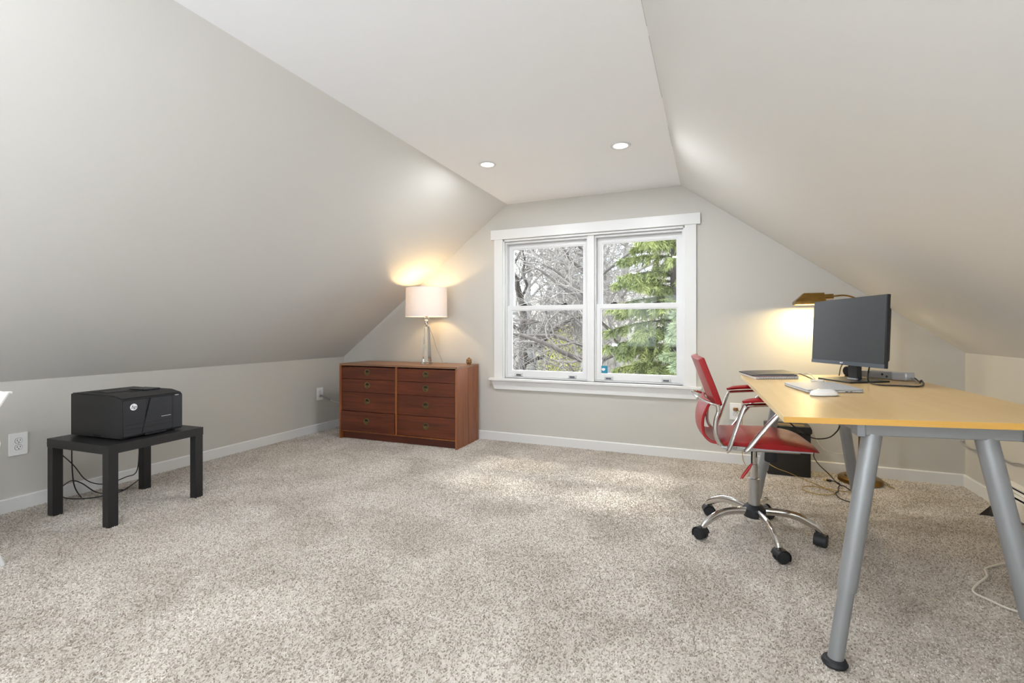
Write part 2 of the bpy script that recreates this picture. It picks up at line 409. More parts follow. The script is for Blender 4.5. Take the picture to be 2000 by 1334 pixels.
def slab(name, p, q, out, m='ceiling_paint_dimmed'):
    a = Vector((q[0] - p[0], 0, q[1] - p[1])).normalized()
    p = (p[0] - a.x * out[0], p[1] - a.z * out[0]); q = (q[0] + a.x * out[1], q[1] + a.z * out[1])
    n = Vector((-a.z, 0, a.x))
    if n.z < 0: n = -n
    poly = [p, q, (q[0] + n.x * .12, q[1] + n.z * .12), (p[0] + n.x * .12, p[1] + n.z * .12)]
    return struct(MB().prism(poly, YR - WT - .05, YB + WT + .03, 'y').build(name, m, smooth=0))
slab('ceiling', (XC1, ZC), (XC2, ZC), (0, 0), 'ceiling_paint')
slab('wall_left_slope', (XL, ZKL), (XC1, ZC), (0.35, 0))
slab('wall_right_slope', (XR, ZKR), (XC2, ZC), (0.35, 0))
struct(MB().box(XL - .3, XR + .3, YR - WT - .05, YB + WT + .03, ZC + .1, ZC + .2).build('ceiling_deck', 'ceiling_paint', smooth=0))
# thin taped seam along the right ceiling crease
b = MB()
for (ya, yb) in ((1.60, 1.98), (2.05, 2.62), (3.0, 3.35)):
    b.box(XC2 - .0015, XC2 + .0015, ya, yb, ZC - .0012, ZC + .002)
struct(b.build('trim_1', 'latch_grey', smooth=0), 'hairline seam along the crease of the right ceiling slope')

fl = struct(MB().box(XL - .15, XR + .15, YR - .2, YB + WT, -.10, -.007).build('floor', 'carpet', smooth=0))
# carpet pile
pl = np_mesh('carpet_pile', np.array([(XL + .004, .1, -.005), (XR - .004, .1, -.005), (XR - .004, YB - .004, -.005), (XL + .004, YB - .004, -.005)]), np.array([[0, 1, 2, 3]]), 'carpet_tuft', fl)
pl['kind'] = 'stuff'; pl['label'] = 'short beige twisted carpet pile'
ng = bpy.data.node_groups.new('pile', 'GeometryNodeTree')
ng.interface.new_socket('Geometry', in_out='INPUT', socket_type='NodeSocketGeometry'); ng.interface.new_socket('Geometry', in_out='OUTPUT', socket_type='NodeSocketGeometry')
N = ng.nodes; L = ng.links
gi = N.new('NodeGroupInput'); go = N.new('NodeGroupOutput'); dp = N.new('GeometryNodeDistributePointsOnFaces'); ico = N.new('GeometryNodeMeshIcoSphere')
sm = N.new('GeometryNodeSetMaterial'); ip = N.new('GeometryNodeInstanceOnPoints'); rr = N.new('FunctionNodeRandomValue'); rs = N.new('FunctionNodeRandomValue'); jg = N.new('GeometryNodeJoinGeometry')
dp.inputs['Density'].default_value = 24000; ico.inputs['Radius'].default_value = 1.0; ico.inputs['Subdivisions'].default_value = 1
sm.inputs['Material'].default_value = MATS['carpet_tuft']
rr.data_type = 'FLOAT_VECTOR'; rr.inputs[0].default_value = (-1.3, -1.3, 0); rr.inputs[1].default_value = (1.3, 1.3, 6.283)
rs.data_type = 'FLOAT_VECTOR'; rs.inputs[0].default_value = (0.0018, 0.0018, 0.0048); rs.inputs[1].default_value = (0.0034, 0.0030, 0.0088)
L.new(gi.outputs[0], dp.inputs['Mesh']); L.new(ico.outputs['Mesh'], sm.inputs['Geometry']); L.new(dp.outputs['Points'], ip.inputs['Points']); L.new(sm.outputs['Geometry'], ip.inputs['Instance'])
L.new(rr.outputs[0], ip.inputs['Rotation']); L.new(rs.outputs[0], ip.inputs['Scale']); L.new(ip.outputs['Instances'], jg.inputs[0]); L.new(gi.outputs[0], jg.inputs[0]); L.new(jg.outputs[0], go.inputs[0])
md = pl.modifiers.new('pile', 'NODES'); md.node_group = ng

# baseboards
BH, BT = 0.080, 0.014
def base_poly(t): return [(0, 0), (t, 0), (t, BH - .006), (t - .004, BH), (0, BH)]
struct(MB().prism([(XL + a, z - (.02 if z == 0 else 0)) for a, z in base_poly(BT)], YR, YB, 'y').build('baseboard_left', 'trim_paint', smooth=0))
struct(MB().prism([(YB - a, z - (.02 if z == 0 else 0)) for a, z in base_poly(BT)], XL + BT, 0.36, 'x').build('baseboard_back', 'trim_paint', smooth=0))
struct(MB().prism([(YB - a, z - (.02 if z == 0 else 0)) for a, z in base_poly(BT)], 0.3615, XR - BT, 'x').build('baseboard_back', 'trim_paint', smooth=0))
struct(MB().prism([(XR - a, z - (.02 if z == 0 else 0)) for a, z in base_poly(BT)], 3.72, YB, 'y').build('baseboard_right', 'trim_paint', smooth=0))
struct(MB().prism([(YR + a, z - (.02 if z == 0 else 0)) for a, z in base_poly(BT)], XL + BT, XR - BT, 'x').build('baseboard_rear', 'trim_paint', smooth=0))

# ------------------------------------------------------------------ window: pair of double-hung sashes
def make_window(name, label):
    w = bpy.data.objects.new(name, None); C.objects.link(w); struct(w, label)
    y = YB
    MB().box(-2.010, -.081, y - .026, y, 1.972, 2.066).build('head_casing', 'trim_paint', w, bevel=.002, smooth=0)
    MB().box(-1.975, WX0, y - .02, y, .612, 1.972).build('side_casing', 'trim_paint', w, bevel=.0015, smooth=0)
    MB().box(WX1, -.113, y - .02, y, .612, 1.972).build('side_casing', 'trim_paint', w, bevel=.0015, smooth=0)
    MB().box(-2.022, -.072, y - .052, y, .590, .612).box(WX0, WX1, y, y + .075, .590, .612).build('stool', 'trim_paint', w, bevel=.003, smooth=0)
    MB().prism([(-2.008, .588), (-.084, .588), (-.118, .504), (-1.972, .504)], y - .02, y - .001, 'y').build('apron', 'trim_paint', w, bevel=.0015, smooth=0)
    # jamb liners
    MB().box(WX0 - .001, WX0 + .013, y - .004, y + WT, .612, WZ1).build('jamb', 'trim_paint', w, bevel=.001, smooth=0)
    MB().box(WX1 - .013, WX1 + .001, y - .004, y + WT, .612, WZ1).build('jamb', 'trim_paint', w, bevel=.001, smooth=0)
    MB().box(WX0, WX1, y - .004, y + WT, WZ1 - .014, WZ1 + .002).build('head_jamb', 'trim_paint', w, bevel=.001, smooth=0)
    MB().box(-1.046, -.984, y + .012, y + WT, .612, WZ1 - .014).build('mullion', 'trim_paint', w, bevel=.002, smooth=0)
    MB().box(WX0, WX1, y + .07, y + WT + .03, .56, .622).build('sill', 'vinyl', w, bevel=.002, smooth=0)
    for (x0, x1) in ((WX0 + .014, -1.047), (-.983, WX1 - .014)):
        # vinyl master frame
        MB().frame([(x0, .614), (x1, .614), (x1, WZ1 - .016), (x0, WZ1 - .016)], [(x0 + .010, .626), (x1 - .010, .626), (x1 - .010, WZ1 - .034), (x0 + .010, WZ1 - .034)], y + .03, y + WT - .01, 'y').build('frame', 'vinyl', w, bevel=.001, smooth=0)
        for upper in (True, False):
            yo = y + .105 if upper else y + .066
            a0, a1 = (x0 + .012, x1 - .012) if upper else (x0 + .004, x1 - .004)
            z0, z1 = (1.280, WZ1 - .036) if upper else (.628, 1.322)
            st = .040 if upper else .044
            lo = .036 if upper else .054; hi = .044 if upper else .042
            s_ = MB().frame([(a0, z0), (a1, z0), (a1, z1), (a0, z1)], [(a0 + st, z0 + lo), (a1 - st, z0 + lo), (a1 - st, z1 - hi), (a0 + st, z1 - hi)], yo - .017, yo + .017, 'y').build('sash', 'vinyl', w, bevel=.002, smooth=0)
            MB().frame([(a0 + st - .001, z0 + lo - .001), (a1 - st + .001, z0 + lo - .001), (a1 - st + .001, z1 - hi + .001), (a0 + st - .001, z1 - hi + .001)], [(a0 + st + .008, z0 + lo + .008), (a1 - st - .008, z0 + lo + .008), (a1 - st - .008, z1 - hi - .008), (a0 + st + .008, z1 - hi - .008)], yo - .012, yo + .012, 'y').build('glazing_bead', 'vinyl', s_, smooth=0)
            MB().box(a0 + st, a1 - st, yo - .003, yo + .003, z0 + lo, z1 - hi).build('pane', 'glass_pane', s_, smooth=0)
            if not upper:
                for fx in (.16, .82):
                    cx = a0 + (a1 - a0) * fx
                    l_ = MB().box(cx - .038, cx + .038, yo - .030, yo - .016, .634, .662).build('tilt_latch', 'latch_grey', s_, bevel=.003, smooth=0)
                    MB().box(cx - .024, cx + .024, yo - .0325, yo - .029, .638, .652).build('tilt_latch_grip', 'heater_fin', s_, smooth=0)
                for fx in (.22, .72):
                    cx = a0 + (a1 - a0) * fx
                    MB().box(cx - .030, cx + .030, yo - .012, yo + .016, 1.322, 1.332).box(cx - .008, cx + .022, yo - .010, yo + .010, 1.332, 1.340).build('sash_lock', 'slot_dark', s_, bevel=.002, smooth=0)
    return w
win = make_window('window_1', 'white double-hung twin window in the back gable wall')
win2 = copy_tree(win); win2.name = 'fill_window'; win2['label'] = 'white double-hung twin window added in the unseen rear gable wall for light'
win2.rotation_euler = (0, 0, PI); win2.location = (WX0 + WX1, YB + YR, 0)  # added copy out of view, lets extra daylight into the rear half

# teal sticker on the glass
st = thing('window_sticker', 'square teal security sticker with a white blob on lower right sash', 'sticker', aty(1179, 722, YB + .062))
MB().prism(rrect(-.036, .036, -.036, .036, .006), -.0008, .0008, 'y').build('sticker_sheet', 'teal', st, smooth=0)
MB().prism([(.017 * math.cos(a) * (1 + .15 * math.sin(3 * a)) - .002, .013 * math.sin(a) + .002) for a in [2 * PI * k / 20 for k in range(20)]], -.0016, -.0006, 'y').build('emblem', 'logo_white', st, smooth=0)

# ------------------------------------------------------------------ recessed downlights
def downlight(x, y, label, group):
    t = thing('recessed_light', label, 'ceiling light', (x, y, ZC), 0, group)
    MB().lathe([(.046, -.0005), (.062, -.0005), (.066, -.003), (.064, -.006), (.050, -.006), (.046, -.003)], 40, close=True).build('trim_ring', 'trim_paint', t)
    MB().lathe([(.0, -.0028), (.047, -.0028), (.047, -.0005), (0, -.0005)], 32).build('lens', 'lens', t)
    ld = bpy.data.lights.new('downlight', 'AREA'); ld.shape = 'DISK'; ld.size = .09; ld.energy = DOWNLIGHT_W; ld.color = (.94, .97, 1.0)
    lo = bpy.data.objects.new('lamp_light', ld); C.objects.link(lo); lo.parent = t; lo.location = (0, 0, -.008)
    return t
p1 = atz(952, 321, ZC); p2 = atz(1212, 284, ZC)
downlight(p1.x, p1.y, 'round recessed ceiling light nearer the left slope, above the dresser side', 'recessed lights')
downlight(p2.x, p2.y, 'round recessed ceiling light nearer the right slope, above the window', 'recessed lights')
for yy in (.35, -1.75):  # extra downlights added out of view to brighten the room
    for xx in (p1.x, p2.x):
        downlight(xx, yy, 'round recessed fill light added in the rear half of the flat ceiling', 'added recessed lights behind the viewer')

# ================================================================== fill lamps added behind the viewer in place of bounced light
t = thing('fill_drum_lamp', 'added low black fill lamp with a white drum shade behind the viewer', 'floor lamp', (.30, -1.55, 0))
MB().lathe([(.0, 0), (.14, 0), (.145, .008), (.12, .022), (.02, .03), (0, .03)], 32).build('base', 'fill_lamp_black', t)
MB().tube([(0, 0, .025), (0, 0, 0.58)], .012, 12).build('pole', 'fill_lamp_black', t)
MB().lathe([(.235, 0.40), (.225, 0.74), (.2225, 0.74), (.2325, 0.40)], 40, close=True).build('shade', 'shade_fabric', t)
b = MB()
for k in range(3):
    a = 2 * PI * k / 3; b.tube([(0, 0, 0.58), (.233 * math.cos(a), .233 * math.sin(a), 0.58)], .003, 6)
b.build('spider', 'fill_lamp_black', t)
MB().lathe([(0, 0.58), (.018, 0.59), (.03, 0.63), (.02, 0.66), (0, 0.67)], 16).build('bulb', 'bulb', t)
ld = bpy.data.lights.new('fill_light', 'POINT'); ld.energy = FILL_LAMP_W; ld.shadow_soft_size = .06; ld.color = (.84, .92, 1.0)
lo = bpy.data.objects.new('lamp_light', ld); C.objects.link(lo); lo.parent = t; lo.location = (0, 0, 0.715)
t2 = copy_tree(t); t2.location = (-1.95, -1.8, 0)
for o in t2.children:
    if o.type == 'LIGHT': o.data = o.data.copy(); o.data.energy = FILL_LAMP_W * 2.4
t2['label'] = 'added low black drum-shade fill lamp in the rear left of the room'
t['label'] = 'added low black drum-shade fill lamp in the rear right of the room'

# ================================================================== wall outlets
def outlet(label, M, w=.086, h=.135, group=None):
    """local: x right, z up, front is -y"""
    t = thing('wall_outlet', label, 'outlet'); t.matrix_world = M
    MB().prism(rrect(-w / 2, w / 2, -h / 2, h / 2, .004), -.006, -.0002, 'y').build('cover_plate', 'plate_white', t, bevel=.0015)
    for s_ in (1, -1):
        zc = s_ * .020
        pts = [(.0165 * math.cos(a), max(-.0145, min(.0145, .0175 * math.sin(a))) + zc) for a in [2 * PI * k / 24 for k in range(24)]]
        rc = MB().prism(pts, -.0085, -.004, 'y').build('receptacle', 'plate_white', t, smooth=0)
        MB().frame([(p[0] * 1.10, (p[1] - zc) * 1.10 + zc) for p in pts], pts, -.0064, -.0058, 'y').build('receptacle_gap', 'slot_dark', rc, smooth=0)
        MB().box(-.0085, -.0055, -.0088, -.008, zc - .001, zc + .008).box(.0055, .0085, -.0088, -.008, zc - .001, zc + .008).prism([(.003 * math.cos(a), .003 * math.sin(a) + zc - .008) for a in [2 * PI * k / 10 for k in range(10)]], -.0088, -.008, 'y').build('slots', 'slot_dark', rc, smooth=0)
    MB().lathe([(0, 0), (.003, 0), (.003, .001), (0, .0015)], 10, M=Matrix.Rotation(PI / 2, 4, 'X'), o=(0, -.006, 0)).build('screw', 'latch_grey', t)
    return t
def wall_M(p, face):
    return Matrix.Translation(p) @ Matrix.Rotation({'-y': 0, '+x': PI / 2, '-x': -PI / 2}[face], 4, 'Z')
outlet('white outlet on left knee wall beside the black side table', wall_M(Vector((XL, 1.501, .395)), '+x'))
outlet('white outlet on left knee wall by the dresser with a plug in it', wall_M(Vector((XL, 3.912, .398)), '+x'))
oB = Vector((.185, YB, .422))
outlet('white outlet on back wall behind the red chair with a brown plug', wall_M(oB, '-y'))
# charger plug and cord at the dresser outlet
t = thing('power_plug', 'grey plug with short pale cord in the outlet beside the dresser', 'plug', (XL, 3.912, .378))
MB().box(.0085, .030, -.013, .013, -.011, .011).build('plug_body', 'cable_grey', t, bevel=.004)
MB().tube(smoothpath([(.028, 0, -.002), (.05, .03, -.022), (.07, .075, -.05)]), .0075, 8).build('strain_relief', 'cable_grey', t)
MB().tube(smoothpath([(.07, .075, -.05), (.085, .12, -.075), (.09, .20, -.10), (.09, .3, -.12)]), .0035, 8).build('cord', 'cable_white', t)
# brown plug in the back wall outlet with a gold cord dropping to the floor
t = thing('power_plug', 'brown plug with thin gold cord in the back wall outlet', 'plug', oB)
MB().prism(rrect(-.019, .017, .006, .032, .007), -.032, -.0086, 'y').build('plug_body', 'ornament', t, bevel=.003)
MB().tube(smoothpath([(.016, -.02, .014), (.04, -.022, -.01), (.046, -.022, -.06), (.048, -.024, -.2), (.05, -.03, -.36), (.07, -.06, -.418)]), .0022, 8).build('cord', 'cable_gold', t)

# ================================================================== side table and printer
T = thing('side_table', 'small square black wooden side table holding the printer', 'table', (-3.335, 1.805, 0), R(3))
MB().box(-.275, .275, -.275, .275, .40, .45).build('tabletop', 'black_paint', T, bevel=.0015)
for sx in (-1, 1):
    for sy in (-1, 1):
        xa, xb = sorted((sx * .273, sx * .223)); ya, yb = sorted((sy * .273, sy * .223))
        MB().box(xa, xb, ya, yb, -.004, .40).build('leg', 'black_paint', T, bevel=.001)

# printer: local x = depth (front at +x), y = width, z up
Pn = thing('printer', 'black laser printer with a round white logo on the side table', 'printer', (-3.345, 1.805, .4505), R(4.5))
px0, px1, py0, py1 = -.222, .222, -.178, .178
prof = [(px0, .008), (px1 - .008, .008), (px1, .016), (px1, .222), (px1 - .012, .236), (px1 - .085, .252), (px0 + .004, .254), (px0, .250)]
MB().prism(prof, py0, py1, 'y').build('body', 'printer_side', Pn, bevel=.004, seg=3)
for sx in (-1, 1):
    for sy in (-1, 1):
        MB().lathe([(0, 0), (.015, 0), (.014, .009), (0, .009)], 12, o=(sx * .18, sy * .14, 0)).build('foot', 'rubber', Pn)
# lid with its slope and the paper well
lid = MB().prism([(px0 + .006, .2545), (px1 - .088, .2525), (px1 - .010, .2365), (px1 - .006, .2395), (px1 - .086, .256), (px0 + .006, .258)], py0 + .006, py1 - .006, 'y').build('top_cover', 'printer_side', Pn, bevel=.001)
MB().box(-.165, .02, -.125, .05, .2575, .2592).build('output_slot', 'printer_seam', lid, smooth=0)
MB().prism([(-.11, .259), (.03, .256), (.035, .257), (-.10, .262)], -.10, .045, 'y').build('output_ramp', 'printer_side', lid, bevel=.001)
MB().box(-.05, .085, .035, .135, .258, .2665).build('control_panel', 'printer_black', lid, bevel=.003)
MB().box(.045, .080, -.03, .01, .2562, .2575).build('finger_notch', 'printer_seam', lid, smooth=0)
# front face panels
fx = px1
MB().box(fx - .001, fx + .004, py0 + .006, -.052, .020, .226).build('front_panel', 'printer_black', Pn, bevel=.002)
fp = MB().prism([(-.072, .022), (.108, .022), (.108, .226), (-.022, .226)], fx - .001, fx + .006, 'x').build('drop_door', 'printer_black', Pn, bevel=.002)
MB().box(fx - .001, fx + .003, .110, py1 - .006, .020, .226).build('front_panel', 'printer_black', Pn, bevel=.002)
for zz in (.060, .084):
    MB().box(fx + .0035, fx + .0065, py0 + .010, .106, zz - .001, zz + .001).build('seam', 'printer_seam', Pn, smooth=0)
MB().prism([(-.0745, .020), (-.0715, .020), (-.0205, .228), (-.0235, .228)], fx - .001, fx + .0064, 'x').build('seam', 'printer_seam', Pn, smooth=0)
MB().box(fx - .002, fx + .0066, .107, .1095, .018, .228).build('seam', 'printer_seam', Pn, smooth=0)
MB().box(fx - .004, fx + .001, py0 + .004, py1 - .004, .2275, .2300).build('seam', 'printer_seam', Pn, smooth=0)
MB().box(fx - .03, fx + .0068, -.055, .07, .0085, .021).build('tray_recess', 'printer_seam', Pn, bevel=.001)
MB().lathe([(0, 0), (.009, 0), (.009, .0012), (0, .0012)], 20, M=Matrix.Rotation(PI / 2, 4, 'Y'), o=(fx + .003, .140, .105)).build('power_button', 'printer_side', Pn)
MB().box(fx - .002, fx + .0042, .128, .150, .2235, .227).build('status_light', 'latch_grey', Pn, smooth=0)
lg = MB().lathe([(0, 0), (.0195, 0), (.0195, .0012), (0, .0012)], 32, M=Matrix.Rotation(PI / 2, 4, 'Y'), o=(fx + .004, -.118, .186)).build('logo_disc', 'logo_white', Pn)
lg['label'] = 'round white hp logo'
TX = Matrix(((0, 0, 1, 0), (1, 0, 0, 0), (0, 1, 0, 0), (0, 0, 0, 1)))     # text x -> y, text y -> z, facing +x
text_part('logo_letters', 'hp', .030, 'printer_black', Pn, Matrix.Translation((fx + .0055, -.118, .186)) @ TX, shear=.3)
MB().box(fx + .0058, fx + .0064, .040, .098, .1045, .1075).build('model_lettering', 'latch_grey', Pn, smooth=0)
MB().box(-.02, .045, py0 - .0015, py0 + .004, .010, .024).build('side_grip', 'printer_seam', Pn, smooth=0)
# cords behind / below the side table
def cord(name, label, pts, r, m, k=6, cat='cable', sm=True):
    o = MB().tube(smoothpath(pts, k) if sm else pts, r, 8).build(name, m)
    return tag(o, label, cat)
cord('loose_cable', 'thin black cord drooping below the side table in a shallow curve', [aty(112, 868, 1.63) + Vector((-.12, 0, .0)), aty(140, 905, 1.72), aty(165, 935, 1.76), aty(190, 945, 1.8), aty(215, 943, 1.84), aty(245, 932, 1.9), aty(268, 918, 2.0), Vector((-3.80, 2.12, .30))], .0032, 'cable_black')
cord('loose_cable', 'black cord looping over the carpet under the side table', [atz(119, 960, .02), atz(125, 972, .008), atz(160, 974, .004), atz(200, 969, .004), atz(240, 958, .004), atz(268, 940, .004) + Vector((-.05, .05, 0))], .0035, 'cable_black')
cord('loose_cable', 'black cord arching up and dropping behind the side table front leg', [atz(119, 960, .02) + Vector((0, .0, .008)), atx(122, 950, -3.62), atx(140, 939, -3.66), atx(160, 944, -3.66), atx(185, 960, -3.6), atz(205, 963, .006), atz(240, 956, .006)], .0035, 'cable_black')
tag(MB().tube(smoothpath([(-3.60, 1.70, .462), (-3.66, 1.685, .466), (-3.70, 1.69, .44), (-3.74, 1.70, .30), (-3.76, 1.72, .1), (-3.74, 1.75, .006)]), .0035, 8).build('loose_cable', 'cable_black'), 'black printer cord dropping behind the side table from its back corner', 'cable')

# ================================================================== dresser
dfl = Vector((-3.453, 3.742, 0)); ang = math.atan2(.034, 1.33); DW, DD, DH = 1.332, .455, .748
D = thing('dresser', 'low reddish-brown wooden dresser with eight drawers and round brass pulls', 'dresser', dfl, ang)
MB().box(0, .020, 0, DD, -.004, DH - .019).build('side_panel', 'teak_edge', D, bevel=.001)
sp = MB().box(DW - .020, DW, 0, DD, -.004, DH - .019).build('side_panel', 'teak_side', D, bevel=.001)
MB().box(DW - .0005, DW + .0006, DD * .49, DD * .494, .0, DH - .02).build('panel_joint', 'teak_plinth', sp, smooth=0)
MB().box(0, DW, 0, DD, DH - .0185, DH).build('top', 'teak_top', D, bevel=.0015)
MB().box(.0205, DW - .0205, DD - .008, DD - .001, .0, DH - .02).build('back_panel', 'teak_plinth', D, smooth=0)
MB().box(.0205, DW - .0205, .040, .058, -.003, .070).build('plinth', 'teak_plinth', D, smooth=0)
MB().box(.0205, DW - .0205, .006, DD - .01, .070, .080).build('bottom_board', 'teak_edge', D, bevel=.001)
DX = DW * .505
MB().box(DX - .009, DX + .009, .004, DD - .01, .0805, DH - .0195).build('divider', 'teak_edge', D, bevel=.001)
rows = [(.598, .718), (.470, .594), (.279, .466), (.084, .275)]
for col, (xa, xb) in enumerate(((.0225, DX - .011), (DX + .011, DW - .0225))):
    for ri, (za, zb) in enumerate(rows):
        pull_out = .014 if (col == 0 and ri == 3) else 0.0
        xo = -.004 if pull_out else 0
        dr = MB().box(xa + xo, xb + xo, .012 - pull_out, .032 - pull_out, za, zb).build('drawer', 'teak_drawer', D, bevel=.0015)
        MB().box(xa + .02, xb - .02, .033 - pull_out, DD - .03, za + .012, zb - .02).build('drawer_box', 'teak_plinth', dr, smooth=0)
        pc = Vector(((xa + xb) / 2 - (.0 if col else .01), .012 - pull_out, (za + zb) / 2 + .008))
        RX = Matrix.Rotation(PI / 2, 4, 'X')
        MB().lathe([(.0215, -.0005), (.033, -.0005), (.034, .001), (.033, .003), (.023, .0035), (.0215, .002)], 28, o=pc, M=RX, close=True).build('pull', 'bronze_pull', dr)
        MB().lathe([(0, -.0004), (.0235, -.0004), (.0235, .0008), (0, .0008)], 28, o=pc, M=RX).build('pull_recess', 'pull_dark', dr)
        hb = [(.0215 * math.cos(a), .0215 * math.sin(a)) for a in [PI + PI * k / 14 for k in range(15)]]
        MB().prism([(p[0] + pc.x, p[1] * .92 + pc.z) for p in hb], pc.y - .0032, pc.y - .0012, 'y').build('pull_lip', 'bronze_pull', dr, smooth=0)

# ================================================================== table lamp
lp = aty(833, 700, 4.02); lp.z = DH + .0005
T = thing('table_lamp', 'lit table lamp with white drum shade and faceted crystal column on the dresser', 'lamp', lp)
MB().lathe([(.0, 0), (.058, 0), (.058, .018), (.0, .018)], 6, rot=.3).build('foot', 'crystal', T, bevel=.002)
MB().lathe([(0, .0185), (.052, .0185), (.033, .372), (0, .372)], 6, rot=.3).build('column', 'crystal', T, bevel=.0015)
MB().lathe([(0, .373), (.024, .373), (.026, .378), (.018, .384), (.015, .40), (.020, .405), (.020, .412), (.012, .416), (.011, .425), (0, .425)], 20).build('neck', 'chrome', T)
MB().lathe([(0, .425), (.020, .432), (.028, .448), (.020, .466), (0, .472)], 14).build('crystal_ball', 'crystal', T)
MB().tube([(0, 0, .47), (0, 0, .53)], .012, 12).build('socket', 'brass', T)
MB().lathe([(0, .53), (.014, .535), (.030, .575), (.022, .605), (0, .618)], 16).build('bulb', 'bulb', T)
MB().tube(smoothpath([(.035, 0, .50), (.06, 0, .56), (.055, 0, .68), (.0, 0, .745), (-.055, 0, .68), (-.06, 0, .56), (-.035, 0, .50)]), .0022, 6).build('harp', 'harp_steel', T)
SH = MB().lathe([(.205, .468), (.200, .752), (.1975, .752), (.2025, .468)], 48, close=True).build('shade', 'shade_fabric', T)
b = MB()
for k in range(3):
    a = 2 * PI * k / 3 + .4
    b.tube([(0, 0, .745), (.1985 * math.cos(a), .1985 * math.sin(a), .745)], .0018, 6)
b.build('spider', 'harp_steel', T)
MB().lathe([(0, .745), (.008, .747), (.010, .755), (.006, .765), (0, .768)], 12).build('finial', 'chrome', T)
MB().tube(smoothpath([(.012, .012, .37), (.045, .03, .30), (.075, .06, .16), (.118, .095, .03), (.124, .11, .004), (.126, .18, .003)]), .0016, 6).build('cord', 'cable_grey', T)
ld = bpy.data.lights.new('table_lamp', 'POINT'); ld.energy = TABLE_LAMP_W; ld.shadow_soft_size = .03; ld.color = (1.0, .70, .34)
lo = bpy.data.objects.new('lamp_light', ld); C.objects.link(lo); lo.parent = T; lo.location = (0, 0, .655)

# little carved ornament
op = aty(916, 700, 4.12); op.z = DH + .0005
random.seed(5)
b = MB()
def blob(c, r, sq=1.0):
    b.lathe([(0, -r * sq), (r * .7, -r * .7 * sq), (r, 0), (r * .7, r * .7 * sq), (0, r * sq)], 12, o=c)
T = thing('carved_ornament', 'small knobbly brown carved ornament on the right end of the dresser', 'ornament', op)
MB().lathe([(0, 0), (.022, 0), (.026, .006), (.018, .012), (0, .012)], 16).build('base', 'ornament', T)
for k in range(6):
    a = k * PI / 3; blob((.017 * math.cos(a), .017 * math.sin(a), .022), .014)
for k in range(5):
    a = k * 2 * PI / 5 + .3; blob((.014 * math.cos(a), .014 * math.sin(a), .042), .0145)
blob((0, 0, .056), .013)
b.build('body', 'ornament', T)

# ================================================================== desk (slightly out of level)
DM = Matrix.Translation((.223, 1.804, .80)) @ Matrix.Rotation(R(1.7), 4, 'Z') @ Matrix.Rotation(R(-1.9), 4, 'Y')
DMi = DM.inverted(); DN = (DM.to_3x3() @ Vector((0, 0, 1)))
def on_desk(u, v, h=0.0):
    """point of the desk top (plus h) seen at a pixel, in desk coordinates"""
    d = ray(u, v); o = DM @ Vector((0, 0, h)); t_ = (o - EYE).dot(DN) / d.dot(DN)
    return DMi @ (EYE + d * t_)
def desk_thing(name, label, cat, p, rz=0.0, group=None):
    t_ = thing(name, label, cat, (0, 0, 0), 0, group)
    t_.matrix_world = DM @ Matrix.Translation((p.x, p.y, .0005)) @ Matrix.Rotation(rz, 4, 'Z')
    return t_
KW, KL, KT = .80, 1.575, .019
K = thing('desk', 'birch-veneer desk with grey splayed metal legs on the right', 'desk'); K.matrix_world = DM
MB().box(.0008, KW - .0008, .0012, KL - .0012, -KT, 0).build('desktop', 'birch_top', K, bevel=.001)
MB().box(0, KW, 0, .0012, -KT, -.0004).build('edge_band', 'birch_edge', K, smooth=0)
MB().box(0, KW, KL - .0012, KL, -KT, -.0004).build('edge_band', 'birch_edge', K, smooth=0)
MB().box(0, .0008, .0012, KL - .0012, -KT, -.0004).build('edge_band', 'birch_edge_side', K, smooth=0)
MB().box(KW - .0008, KW, .0012, KL - .0012, -KT, -.0004).build('edge_band', 'birch_edge_side', K, smooth=0)
# frame: two cross beams with end caps and two long rails
yn, yf = .105, 1.40
for yy in (yn, yf):
    xo = 0 if yy == yn else -.09
    MB().box(.245 + xo, .640 + xo, yy - .031, yy + .031, -KT - .048, -KT - .006).build('cross_beam', 'grey_metal', K, bevel=.003)
    for (xa, xb) in ((.222, .2455), (.6395, .668)):
        MB().box(xa + xo, xb + xo, yy - .034, yy + .034, -KT - .051, -KT - .004).build('end_cap', 'grey_cap', K, bevel=.003)
for (xa, xb) in ((.235, .155), (.640, .56)):
    MB().prism([(xa - .014, yn + .022), (xa + .014, yn + .022), (xb + .014, yf - .022), (xb - .014, yf - .022)], -KT - .040, -KT - .008, 'z').build('rail', 'grey_metal', K, bevel=.002)
def dleg(top, foot):
    top = DMi @ Vector(top); foot = DMi @ Vector(foot)
    d = (foot - top); L_ = d.length; d.normalize()
    split = top + d * (L_ * .68)
    lg_ = MB().tube([top, split], [.0285, .0280], 24).build('leg', 'grey_metal', K)
    MB().tube([split - d * .02, foot - d * .012], .0228, 24).build('leg_extension', 'grey_metal', lg_)
    w = DMi.to_3x3() @ Vector((0, 0, 1))
    q = w.to_track_quat('Z', 'Y').to_matrix().to_4x4()
    MB().lathe([(0, -.002), (.034, -.002), (.038, .006), (.033, .016), (.025, .020), (0, .020)], 24, o=foot, M=q).build('foot', 'rubber', lg_)
dleg((.492, 1.912, .744), (.372, 1.835, .001))
dleg((.785, 1.922, .754), (.908, 1.845, .001))
dleg((.375, 3.205, .750), (.252, 3.275, .001))
dleg((.668, 3.215, .758), (.790, 3.285, .001))

